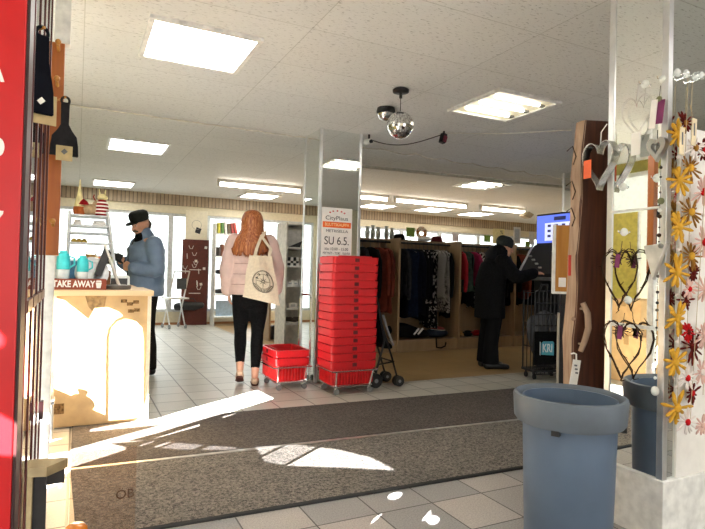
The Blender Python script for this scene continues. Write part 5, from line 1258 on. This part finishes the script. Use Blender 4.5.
# purple and white tags
X_ = PX_-.03; p1 = onX(659, 112, X_)
t = thing('gift_tag', 'purple and white gift tags hung near the top of the bead string', 'tag', (X_, p1.y, p1.z)); q = MB(); q.boxc((0, -.006, 0), (.003, .03, .10), (.12, 0, 0)); q.build('purple_tag', mat('purple_card', '7B2E5E', .7), t); q = MB(); q.boxc((-.006, .022, -.005), (.003, .028, .12), (.10, 0, 0)); q.build('white_tag', paper, t); q = MB(); q.tube([(0, 0, .04), (0, -.005, .11)], .0015, 5); q.build('string', black, t)
q = MB(); q.M = Matrix.Rotation(PI/2, 4, 'Y'); q.lathe([(.012, -.003), (.012, .003)], 14, (-.055, 0, -.0)); q.build('green_button', mat('olive_button', '6E7352', .5), t)
# bead string
X_ = PX_-.022; t = thing('bead_string', 'long string of dark and clear beads with a glass drop along the mirror edge', 'bead string', (X_, 0, 0)); q = MB()
a_, b_ = onX(661, 165, X_), onX(655, 385, X_); q.tube([(0, a_.y, a_.z), (0, b_.y, b_.z)], .0012, 4); q.build('cord', black, t)
rb = random.Random(5)
for i in range(26):
    u = (i+rb.random()*.5)/26; p = a_.lerp(b_, u); q = MB(); r_ = rb.choice((.004, .005, .007, .009)); q.ball((0, p.y, p.z), r_, 6); q.build('bead', rb.choice((black, MATS['dark_twig'], MATS['clear_white_cup'], hangm)), t, smooth=180)
q = MB(); p = onX(655, 391, X_); q.ball((0, p.y, p.z), .016, 10, (1, 1, 1.3)); q.build('glass_drop', MATS['clear_white_cup'], t, smooth=180)
q = MB(); p = onX(661, 201, X_-.01); q.M = Matrix.Rotation(PI/2, 4, 'Y'); q.lathe([(.014, -.003), (.014, .003)], 14, (-p.z, p.y, -.01)); q.build('green_disc', MATS['olive_button'], t)
# tin cone heart
X_ = PX_-.03; t = thing('tin_cone', 'pale tin cone with bows hung on the mirror beside the upper twig heart', 'ornament', (X_, 0, 0)); pa, pb_, pc_ = onX(645, 246, X_), onX(668, 243, X_), onX(654, 280, X_)
q = MB(); q.prism([(pa.y, pa.z), (pb_.y, pb_.z), (pc_.y, pc_.z)], (-.012, .012), 'X'); q.build('cone', mat('pale_tin', 'C9C8C2', .35, .3), t, bevel=.003)
q = MB(); q.tube([(0, (pa.y+pb_.y)/2, pa.z), (0, (pa.y+pb_.y)/2, pa.z+.05)], .0015, 5); q.build('string', black, t)
q = MB(); pd = onX(663, 246, X_); q.ball((-.014, pd.y, pd.z), .011, 8); q.build('rosette', mat('grey_rosette', '83827C', .6), t, smooth=180)
# twig hearts
def twig_heart(px0, px1, py0, py1, lab, seed, ball_col):
    X_ = PX_-.035; cy_, cz_, w_, h_ = heart_size(px0, px1, py0, py1, X_); r = random.Random(seed)
    t = thing('twig_heart', lab, 'heart ornament', (X_, cy_, cz_), 0, 'twig hearts on the mirror'); q = MB()
    for s in (1, .95):
        P = heart_pts(0, 0, w_*s, h_*s, 36); q.tube([(r.uniform(-.005, .005), y+r.uniform(-.003, .003), z+r.uniform(-.003, .003)) for y, z in P], .0028, 5, closed=True)
    q.build('twig_loop', MATS['dark_twig'], t)
    P = heart_pts(0, 0, w_, h_, 36)
    for k in range(0, 36, 3):
        y, z = P[k]; q = MB(); q.tube([(0, y, z), (r.uniform(-.02, .005), y+r.uniform(-.025, .025), z+r.uniform(-.02, .025))], [.0025, .001], 4); q.build('twig_spur', MATS['dark_twig'], t)
    q = MB()
    for k in range(12): an = r.uniform(0, 6.28); q.tube([(0, 0, h_*.25), (-.012, .04*math.cos(an), h_*.25+.03*math.sin(an))], .002, 4)
    q.build('twig_knot', mat('dark_plum_twig', '40202A', .8), t)
    q = MB(); q.boxc((-.014, .0, .06), (.003, .022, .06), (.1, 0, 0)); q.build('purple_tag', MATS['purple_card'], t)
    q = MB(); q.tube([(0, 0, h_*.25), (.015, 0, h_*.55)], .0015, 4); q.build('string', black, t)
twig_heart(602, 638, 244, 305, 'upper dark twig heart on the pillar mirror', 1, 0); twig_heart(603, 642, 316, 376, 'lower dark twig heart on the pillar mirror', 2, 0)

# ------------------------------------------------------------------ felt flower garlands on the pillar's front face
YG = PY_-.03
fl_y = mat('mustard_felt', 'D0A03A', .9, var=.1, scale=40); fl_b = mat('brown_gold_felt', '94682C', .9, var=.2, scale=30); fl_d = mat('dark_red_felt', '5E1A16', .9, var=.15); fl_w = mat('white_felt', 'E8DFDA', .9, var=.04); fl_r = mat('bright_red_felt', 'B4161C', .9, var=.06); fl_k = mat('pale_pink_felt', 'DDB9AE', .9, var=.06)
def flower(t, px, py, r, petal, center, y, n=11, thin=False, edge=1.0):
    p = onY(px, py, y); M_ = Matrix.Translation((p.x-t.location.x, p.y-t.location.y, p.z-t.location.z)) @ Matrix.Rotation(fr_.uniform(0, 1), 4, 'Y') @ Matrix.Scale(edge, 4, (1, 0, 0))
    q = MB(); q.M = M_
    n = n if petal is fl_y else 15
    for k in range(n):
        an = 2*PI*k/n + fr_.uniform(-.1, .1); L = r*fr_.uniform(.85, 1.08); w = (.0078 if petal is fl_y else .0048); d = Vector((math.cos(an), fr_.uniform(-.25, .25), math.sin(an)))
        q.tube([d*.006, d*L*.45, d*L*.8, d*L], [w*.5, w*.8, w, w*.45], 6)
    f = q.build('flower', petal, t, smooth=60)
    q = MB(); q.M = M_; q.ball((0, -.004, 0), r*.26, 8, (1, .6, 1)); q.build('flower_centre', center, f, smooth=180)
def strand(pxh, pyh, px_end, py_end, lab, flowers, beads, dy):
    y = YG-dy; ph = onY(pxh, pyh, PY_-.012); pe = onY(px_end, py_end, y); t = thing('flower_garland', lab, 'garland', (ph.x, y, pe.z), 0, 'felt flower garlands')
    q = MB(); q.tube([(0, 0, ph.z-pe.z-.012), (pe.x-ph.x, 0, 0)], .0015, 4); q.build('string', mat('natural_twine', 'B9A98A', .9), t)
    for f in flowers: flower(t, *f, y)
    for px, py in beads:
        p = onY(px, py, y); q = MB(); q.ball((p.x-t.location.x, 0, p.z-t.location.z), .007, 8); q.build('bead', fl_w, t, smooth=180)
    return t
fr_ = random.Random(9)
strand(679, 78, 677, 412, 'mustard yellow felt flower garland, leftmost on the entrance pillar',
       [(678, 134, .062, fl_y, fl_y), (679, 180, .065, fl_y, fl_y), (679, 227, .068, fl_y, fl_y), (677, 272, .074, fl_y, fl_y), (677, 318, .072, fl_y, fl_y), (675, 362, .066, fl_y, fl_y), (677, 408, .074, fl_y, fl_y)],
       [(678, 157), (678, 203), (678, 250), (677, 295), (677, 341), (676, 387)], .02)
strand(688, 78, 686, 400, 'brown and dark red felt flower garland, second from the left on the pillar',
       [(685, 123, .05, fl_d, fl_b), (690, 168, .066, fl_b, fl_y), (691, 212, .066, fl_b, fl_y), (691, 256, .066, fl_b, fl_y), (693, 273, .04, fl_d, fl_d), (686, 300, .045, fl_d, fl_d), (693, 347, .078, fl_d, fl_d), (692, 393, .05, fl_d, fl_r)], [(690, 190), (690, 235)], .0)
strand(697, 79, 690, 422, 'garland of pale felt flowers with red centres, third from the left on the pillar',
       [(695, 148, .06, fl_w, fl_b), (689, 289, .045, fl_k, fl_r), (688, 332, .042, fl_r, fl_d), (687, 378, .055, fl_w, fl_r), (687, 422, .056, fl_w, fl_r), (702, 425, .045, fl_k, fl_k)], [], .045)
strand(703, 80, 703, 395, 'garland of pink and white felt flowers with big red centres, rightmost on the pillar',
       [(704, 150, .05, fl_d, fl_r), (703, 192, .068, fl_k, fl_r), (704, 242, .068, fl_k, fl_r), (705, 290, .06, fl_k, fl_k), (704, 335, .058, fl_k, fl_k), (702, 372, .055, fl_k, fl_w)], [(703, 215)], .02)
for i, (px, py) in enumerate(((679, 75), (688, 76), (697, 79), (703, 78))):
    p = onY(px, py, PY_-.001); t = thing('suction_hook', 'white suction hook, ' + ordn[i] + ' from the left above the felt flower garlands', 'hook', (p.x, PY_+.0055, p.z+.012), 0, 'suction hooks above the garlands')
    q = MB(); q.M = Matrix.Rotation(PI/2, 4, 'X'); q.lathe([(.019, 0), (.017, .005), (.008, .010), (.001, .012)], 16); q.build('suction_cup', MATS['clear_white_cup'], t, smooth=60)
    q = MB(); q.tube([(0, -.010, -.004), (0, -.014, -.014), (0, -.045, -.016), (0, -.05, -.006)], .0025, 5); q.build('hook', chrome, t)
for i, (px, py) in enumerate(((682, 141), (694, 132))):
    p = onY(px, py, PY_-.10); t = thing('price_tag', ('left' if i == 0 else 'right') + ' cream price tag hung among the felt flowers', 'tag', (p.x, PY_-.10, p.z), 0, 'cream tags on the garlands')
    q = MB(); q.boxc((0, 0, 0), (.028, .003, .11), (0, .05, 0)); q.build('card', mat('cream_tag', 'E6D6B4', .8), t); q = MB(); q.tube([(0, .0, .05), (.0, .02, .12)], .0012, 4); q.build('string', MATS['natural_twine'], t); q = MB(); q.boxc((0, -.002, .01), (.008, .001, .05)); q.build('print_mark', MATS['tag_print_grey'], t)

# ------------------------------------------------------------------ disco ball and ceiling fittings
def discomat():
    m, nt, b = nodes_of('mirror_ball_facets'); tc = add(nt, 'ShaderNodeTexCoord'); v = add(nt, 'ShaderNodeTexVoronoi', Scale=90.0); nt.links.new(tc.outputs['Object'], v.inputs['Vector'])
    r = ramp(nt, v.outputs['Color'], [(.2, (.55, .55, .55)), (.8, (.95, .95, .95))]); nt.links.new(r.outputs[0], b.inputs['Base Color']); b.inputs['Metallic'].default_value = 1; b.inputs['Roughness'].default_value = .12; return m
t = thing('disco_ball', 'mirrored disco ball hanging from the ceiling', 'disco ball', (2.20, 3.63, CH))
q = MB(); q.lathe([(.045, -.035), (.062, -.03), (.065, -.012), (.05, -.001)], 20); q.build('motor_mount', black, t, smooth=40)
q = MB(); q.tube([(0, 0, -.03), (0, 0, -.19)], .003, 5); q.lathe([(.012, -.075), (.012, -.035)], 10); q.build('chain', black, t)
q = MB(); nr = 15; R_ = .103
for i in range(nr):
    z0, z1 = -math.cos(PI*i/nr)*R_, -math.cos(PI*(i+1)/nr)*R_; r0, r1 = math.sin(PI*i/nr)*R_, math.sin(PI*(i+1)/nr)*R_; m_ = max(6, int(2*PI*max(r0, r1)/.021))
    for k in range(m_):
        a, b = 2*PI*k/m_, 2*PI*(k+.9)/m_; jit = fr_.uniform(.985, 1.02)
        vs = [(r0*math.cos(a)*jit, r0*math.sin(a)*jit, z0-.285), (r0*math.cos(b), r0*math.sin(b), z0-.285), (r1*math.cos(b), r1*math.sin(b), z1-.285), (r1*math.cos(a)*jit, r1*math.sin(a)*jit, z1-.285)]
        if r0 < 1e-5: vs = vs[1:]
        elif r1 < 1e-5: vs = vs[:3]
        q._f([q._v(v) for v in vs])
me = q.build('ball_facets', discomat(), t); md = me.modifiers.new('s', 'SOLIDIFY'); md.thickness = .002; finish_mesh(me)
q = MB(); q.ball((0, 0, -.285), .099, 18); q.build('ball_core', mat('grey_core', '6F706E', .4, .7), t, smooth=180)
p = onZ(383, 110, CH)
t = thing('spotlight', 'black bowl spotlight on the ceiling just behind the disco ball', 'spotlight', onZ(386, 108, CH))
q = MB(); q.lathe([(.080, -.055), (.082, -.03), (.075, -.001)], 22); q.build('housing', black, t, smooth=40)
q = MB(); q.lathe([(.076, -.0555), (.062, -.09), (.03, -.105), (.001, -.11)], 20); q.build('lens', chrome, t, smooth=60)
t = thing('security_camera', 'small pale camera at the top right of the mirrored pillar', 'camera', (2.66, 5.0, CH))
q = MB(); q.tube([(0, 0, -.001), (0, 0, -.05)], .012, 8); q.build('bracket', black, t); q = MB(); q.tube([(-.01, .05, -.07), (.0, -.04, -.08)], .03, 12); q.build('camera_body', white, t, smooth=40); q = MB(); q.tube([(.0, -.041, -.08), (.001, -.052, -.081)], .02, 12); q.build('lens', black, t)
pb2 = onZ(444, 131, CH)
t = thing('spotlight', 'small black and red spotlight hung from the ceiling right of the disco ball', 'spotlight', (pb2.x, pb2.y, CH)); q = MB(); q.tube([(0, 0, -.001), (0, 0, -.03)], .01, 8); q.build('bracket', black, t); q = MB(); q.boxc((-.01, 0, -.075), (.055, .05, .10), (0, .25, 0)); q.build('housing', black, t, bevel=.006); q = MB(); q.boxc((-.005, -.027, -.085), (.04, .012, .06), (0, .25, 0)); q.build('red_front', mat('dark_red_front', '6A2432', .6), t)
q = MB(); A_, B_ = Vector((2.66, 5.0, CH-.05)), Vector((pb2.x, pb2.y, CH-.03)); pts = []
for k in range(21):
    u = k/20; p = A_.lerp(B_, u); p.z -= .10*math.sin(PI*u)*(1-u*.4); pts.append(p)
q.tube(pts, .005, 5); tag(q.build('black_cable', wire), 'black cable sagging from the pillar camera to the small red spotlight', 'cable')
q = MB(); A_, B_ = Vector((pb2.x, pb2.y, CH-.02)), onZ(572, 130, CH-.02); q.tube([A_, A_.lerp(B_, .5)-Vector((0, 0, .02)), B_], .005, 5); tag(q.build('white_ceiling_cable', MATS['white_cable']), 'thin white cable along the ceiling from the red spotlight to the plank', 'cable')
t = thing('projector_bracket', 'beige angled bracket under the ceiling at the end of the right tube light', 'bracket', (8.15, 8.45, CH)); q = MB(); q.tube([(0, 0, -.001), (0, 0, -.12)], .015, 8); q.build('rod', white, t); q = MB(); q.prism([(-.12, -.20), (.06, -.24), (.16, -.16), (.02, -.11)], (-.08, .08), 'Y'); q.build('bracket_plate', mat('beige_metal', 'B8A98C', .5), t)

# ------------------------------------------------------------------ left foreground
FY = .95; FX = onY(22.5, 264, FY).x-.0045  # stand-in for a red fridge, kept thin so the sun gets past
t = thing('red_fridge_slab', 'tall bright red fridge front as a thin slab with white lettering at the left edge', 'sign', (FX, FY, 0))
fr_red = mat('fridge_red', 'C00E16', .35, var=.03)
q = MB(); q.box(-.20, 0, 0, .075, .03, 1.98); q.build('red_panel', fr_red, t, bevel=.002)
q = MB(); q.box(.0005, .0045, .0, .075, .03, 1.98); q.build('dark_edge', mat('maroon_side', '2E0A0C', .5), t)
q = MB(); q.box(-.22, .03, -.04, .115, 0, .03); q.build('foot_plate', black, t)
def let(P, nm):
    q = MB(); q.prism([(lambda p: (p.x-FX, p.z))(onY(x, y, FY)) for x, y in P], (-.0015, 0), 'Y'); q.build(nm, paper, t)
let([(-14, 85), (-6, 66), (-1, 66), (4.5, 82), (.5, 82), (-1, 77), (-7, 77), (-9, 84)], 'white_letter')
let([(5.5*math.cos(k)-1, 147+9*math.sin(k)) for k in [i*2*PI/20 for i in range(20)]], 'round_emblem')
let([(-12, 210), (3.5, 211), (3, 214), (-3, 221), (-7, 221), (-2, 215), (-12, 215)], 'white_letter')
# glazed partition with dark red metal frame
GX = -.145; frm = mat('dark_red_frame', '4A1512', .35, .2)
t = thing('glass_partition', 'glazed partition of narrow panes in dark red frames between the red fridge slab and the orange post', 'partition', (GX, 0, 0))
ys = [2.02, 2.27, 2.53, 2.79, 3.05]
gp = glass_material('partition_glass', (.8, .8, .8), 0, 1.7)
for y in ys: q = MB(); q.box(-.007, .007, y-.012, y+.012, 0, CH-.002); q.build('mullion', frm, t, bevel=.002)
for k, (a, b) in enumerate(zip(ys, ys[1:])):
    q = MB(); q.box(-.010, .010, a+.016, b-.016, .945, .985); q.build('mid_rail', frm, t)
    q = MB(); q.box(-.010, .010, a+.016, b-.016, .0, .05); q.build('bottom_rail', frm, t)
    q = MB(); q.box(-.003, .003, a+.016, b-.016, .05, .945); q.build('lower_pane', gp, t)
    q = MB(); q.box(-.003, .003, a+.016, b-.016, .985, CH-.002); q.build('upper_pane', gp, t)
q = MB(); q.box(.012, .03, 2.775, 2.805, .42, .50); q.build('latch', MATS['maroon_side'], t)
orw = wood_material('orange_varnished_post', hx('8E4A18'), hx('B0662A'), 'Z', .4, 4, 5)
t = thing('wooden_post', 'orange varnished post on a white foot at the end of the glass partition', 'post', (onY(55.5, 150, 3.14).x, 3.16, 0))
q = MB(); q.box(-.030, .028, -.03, .03, 1.15, 2.22); q.build('post', orw, t, bevel=.003); q = MB(); q.box(-.040, .012, -.03, .03, .0, 1.149); q.build('white_foot', white, t, bevel=.003)
for z in (2.18, 1.30, 2.0): q = MB(); q.tube([(.0, -.03, z), (.0, -.10, z+.015)], .008, 8); pg = q.build('peg', w_or, t); q = MB(); q.ball((.0, -.105, z+.016), .014, 8); q.build('peg_knob', w_or, pg, smooth=180)
q = MB(); q.box(-.02, .05, -.028, .03, 2.221, CH); q.build('white_bracket', white, t)
slate = mat('slate_black_felt', '2B2A2C', .85, var=.1, scale=40); navyf = mat('navy_black_felt', '11131C', .85, var=.12)
def dustpan(loc, rz, sc, m_, label, tw, th, tdx, narrow=False):
    t = thing('hanging_dustpan', label, 'dustpan', loc, rz, 'hanging dustpans'); s = sc
    q = MB(); outl = [(.026, -.012), (.024, -.16), (.045, -.20), (.074, -.24), (.083, -.30), (.086, -.37)]
    if narrow: outl = [(.028, -.012), (.030, -.13), (.042, -.20), (.052, -.26), (.054, -.32), (.055, -.365)]
    outl = [(-x, z) for x, z in outl] + [(x, z) for x, z in reversed(outl)]
    q.prism([(x*s, z*s) for x, z in outl], (-.012, .006), 'Y'); q.build('pan', m_, t, bevel=.003)
    q = MB(); q.tube([(.024*s*math.cos(k), -.003, .0+.026*s*math.sin(k)) for k in [i*2*PI/16 for i in range(16)]], .008*s, 6, closed=True); q.build('hanging_ring', m_, t)
    q = MB(); yl = .007 if narrow else -.019; q.box(-tw+tdx, tw+tdx, yl, yl+.0055, -.405*s, -.405*s+th); lb = q.build('card_label', mat('beige_card_label', 'C8B384', .8), t)
    q = MB(); q.boxc((0, -.0135, -.31*s), (.016, .002, .02), (0, .78, 0)) if narrow else q.boxc((tdx, -.0205, -.405*s+th*.6), (.02, .002, .022), (0, .78, 0)); q.build('label_emblem', silver if narrow else MATS['tag_print_grey'], t if narrow else lb)
    return t
pd_ = onY(65.5, 101, 3.04)
dustpan((pd_.x, 3.04, pd_.z), .12, .73, slate, 'dark grey hanging dustpan with a square beige label on the orange post', .036, .072, .0)
q = MB(); q.tube([(pd_.x-.05, 3.13, pd_.z+.014), (pd_.x, 3.03, pd_.z+.016)], .005, 6); tag(q.build('wall_peg', w_or), 'small wooden peg on the orange post holding the dark grey dustpan', 'peg')
pe_ = onY(42, 33, 2.10)
dustpan((pe_.x, 2.10, pe_.z), .35, .74, navyf, 'navy black hanging dustpan nearer the red fridge slab', .045, .10, .010, True)
q = MB(); q.tube([(GX, 2.12, pe_.z+.014), (pe_.x+.008, 2.09, pe_.z+.016)], .005, 6); tag(q.build('wall_peg', w_or), 'small wooden peg on the partition holding the navy black dustpan', 'peg')
# framed pictures leaning behind the glass
for i, (y, c_) in enumerate(((2.15, '6E1E1C'), (2.4, '2A2422'), (2.66, '7A2A22'))):
    t = thing('framed_picture', ('nearest', 'middle', 'farthest')[i] + ' framed picture hung behind the glass partition', 'picture', (GX-.05, y, 1.55), 0, 'pictures behind the partition')
    q = MB(); q.box(-.015, .015, -.10, .10, -.45, .45); q.build('frame', mat('frame_%d' % i, c_, .4), t, bevel=.003); q = MB(); q.box(.0155, .018, -.075, .075, -.4, .4); q.build('picture', pattern_material('picture_print_%d' % i, hx(c_), hx('B9A79A'), 9, .55), t)
t = thing('grey_crate', 'small grey crate on the floor between the white foot and the counter', 'crate', (-.16, 4.05, 0))
q = MB(); q.box(-.05, .05, -.10, .06, 0, .22); q.build('crate_body', mat('crate_grey', '8E9092', .6), t, bevel=.006); q = MB(); q.box(-.055, .055, -.105, .065, .22, .24); q.build('crate_rim', mat('crate_grey_dark', '5B5C5E', .6), t)
t = thing('plastic_roll', 'crumpled clear plastic bag on top of the small grey crate', 'plastic bag', (-.16, 4.03, .2405)); q = MB(); q.ball((0, 0, .05), .05, 8, (.9, 1, 1)); q.build('bag_body', mat('clear_crinkled', 'D5D9DA', .2, bump=.8, scale=40), t, smooth=180); q = MB(); q.lathe([(.012, .09), (.022, .13)], 8); q.build('bag_neck', MATS['clear_crinkled'], t)
# low wooden bench end
bn = wood_material('pale_bench_wood', hx('8C7B58'), hx('AB9A74'), 'Y', .6, 5, 5)
t = thing('low_bench', 'low pale wooden bench end with a dark side in the bottom left corner', 'bench', (-.08, 2.40, 0))
q = MB(); q.prism([(-.13, -.01), (.0, -.05), (.07, .03), (.07, .045), (-.13, .08)], (.31, .345), 'Z'); q.build('top_board', bn, t)
q = MB(); q.box(-.105, .06, .02, .045, .255, .309); q.build('dark_apron', black, t)
q = MB(); q.box(-.115, -.045, -.025, .035, 0, .3095); q.build('leg', bn, t, bevel=.003); q = MB(); q.box(-.044, .0, -.01, .03, 0, .3095); q.build('leg', black, t)
# orange stool close to the camera
t = thing('orange_stool', 'orange varnished stool with a rounded knob at the bottom left corner', 'stool', (-.10, 1.33, 0), .0)
ost = mat('glossy_orange_wood', 'C9741E', .25, var=.1, coat=.5)
q = MB(); q.lathe([(.15, .43), (.16, .44), (.16, .46), (.15, .467)], 28, (-.06, .0, 0)); q.build('seat', ost, t, smooth=40)
for k in range(4):
    an = PI/4+k*PI/2; q = MB(); q.tube([(-.06+.10*math.cos(an), .10*math.sin(an), .435), (-.06+.15*math.cos(an), .15*math.sin(an), 0)], [.016, .012], 10); q.build('leg', ost, t)
q = MB(); q.lathe([(.022, .44), (.026, .485), (.024, .497), (.018, .503), (.001, .504)], 16, (.115, .09, 0)); q.build('knob', ost, t, smooth=50)
# added sheet, its brown tint and letters imitate a cardboard reflection over the mats
t = thing('reflection_sheet', 'tinted sheet standing in for a cardboard reflection over the left end of the mats', 'reflection sheet', (0, 0, 0))
q = MB(); q.box(.0, .235, 2.355, 2.361, .012, .385); q.build('pane', glass_material('reflection_tint_glass', (.92, .86, .81), .08, 1.3), t)
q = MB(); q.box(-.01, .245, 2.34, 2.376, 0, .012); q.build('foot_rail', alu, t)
text('ÖB', .05, mat('reflected_box_print', '4A3524', .8), t, (.195, 2.3545, .20), RX)

# boxes and shelving on the far left that the pillar mirror shows
def carton(x, y, z, sx, sy, sz, label, rz=0):
    t = thing('cardboard_box', label, 'cardboard box', (x, y, z), rz, 'cardboard boxes by the left wall'); q = MB(); q.box(-sx/2, sx/2, -sy/2, sy/2, 0, sz); q.build('carton', card, t, bevel=.004); q = MB(); q.box(-sx/2-.001, sx/2+.001, -.03, .03, sz*.8, sz+.0015); q.build('tape_strip', tape, t)
carton(-1.15, 3.95, 0, .6, .5, .5, 'large cardboard box on the floor by the left wall behind the counter'); carton(-1.12, 3.98, .502, .5, .45, .38, 'cardboard box on top of the large one by the left wall', .1)
t = thing('yellow_panel', 'tall pale yellow panel standing against the left wall', 'panel', (-1.52, 4.55, 0)); q = MB(); q.box(0, .03, -.25, .25, 0, 1.9); q.build('panel', mat('pale_yellow_panel', 'D9C65A', .6), t); q = MB(); q.box(-.002, .034, -.27, -.25, 0, 1.9); q.build('edge_trim', white, t)

# ------------------------------------------------------------------ light
sd = bpy.data.lights.new('sun', 'SUN'); sd.energy = 85; sd.angle = math.radians(.18); sd.color = (1, .975, .94)
so = bpy.data.objects.new('sun', sd); COL.objects.link(so); so.rotation_euler = (SUN.normalized()).to_track_quat('-Z', 'Y').to_euler()
w = bpy.data.worlds.new('sky'); SC.world = w; w.use_nodes = True; nt = w.node_tree; bg = nt.nodes['Background']
tc = nt.nodes.new('ShaderNodeTexCoord'); sp = nt.nodes.new('ShaderNodeSeparateXYZ'); nt.links.new(tc.outputs['Generated'], sp.inputs[0])
r = ramp(nt, sp.outputs['Z'], [(.0, (.80, .82, .82)), (.52, (1, 1, 1)), (.8, (.75, .86, 1))]); nt.links.new(r.outputs[0], bg.inputs['Color']); bg.inputs['Strength'].default_value = 2.2
mb = MB(); mb.box(-30, 40, -40, Y0-3, -.12, -.02); mb.box(-30, 40, Y1+.2, 60, -.12, -.02); struct(mb.build('ground_outside', mat('asphalt_paving', '5E5C5A', .85)))
vs = SC.view_settings; vs.view_transform = 'Standard'; vs.look = 'None'; vs.gamma = 1; vs.use_curve_mapping = False; vs.exposure = .95
SC.cycles.use_denoising = True; SC.cycles.max_bounces = 8; SC.cycles.transparent_max_bounces = 16; SC.cycles.caustics_reflective = True; SC.cycles.sample_clamp_indirect = 6
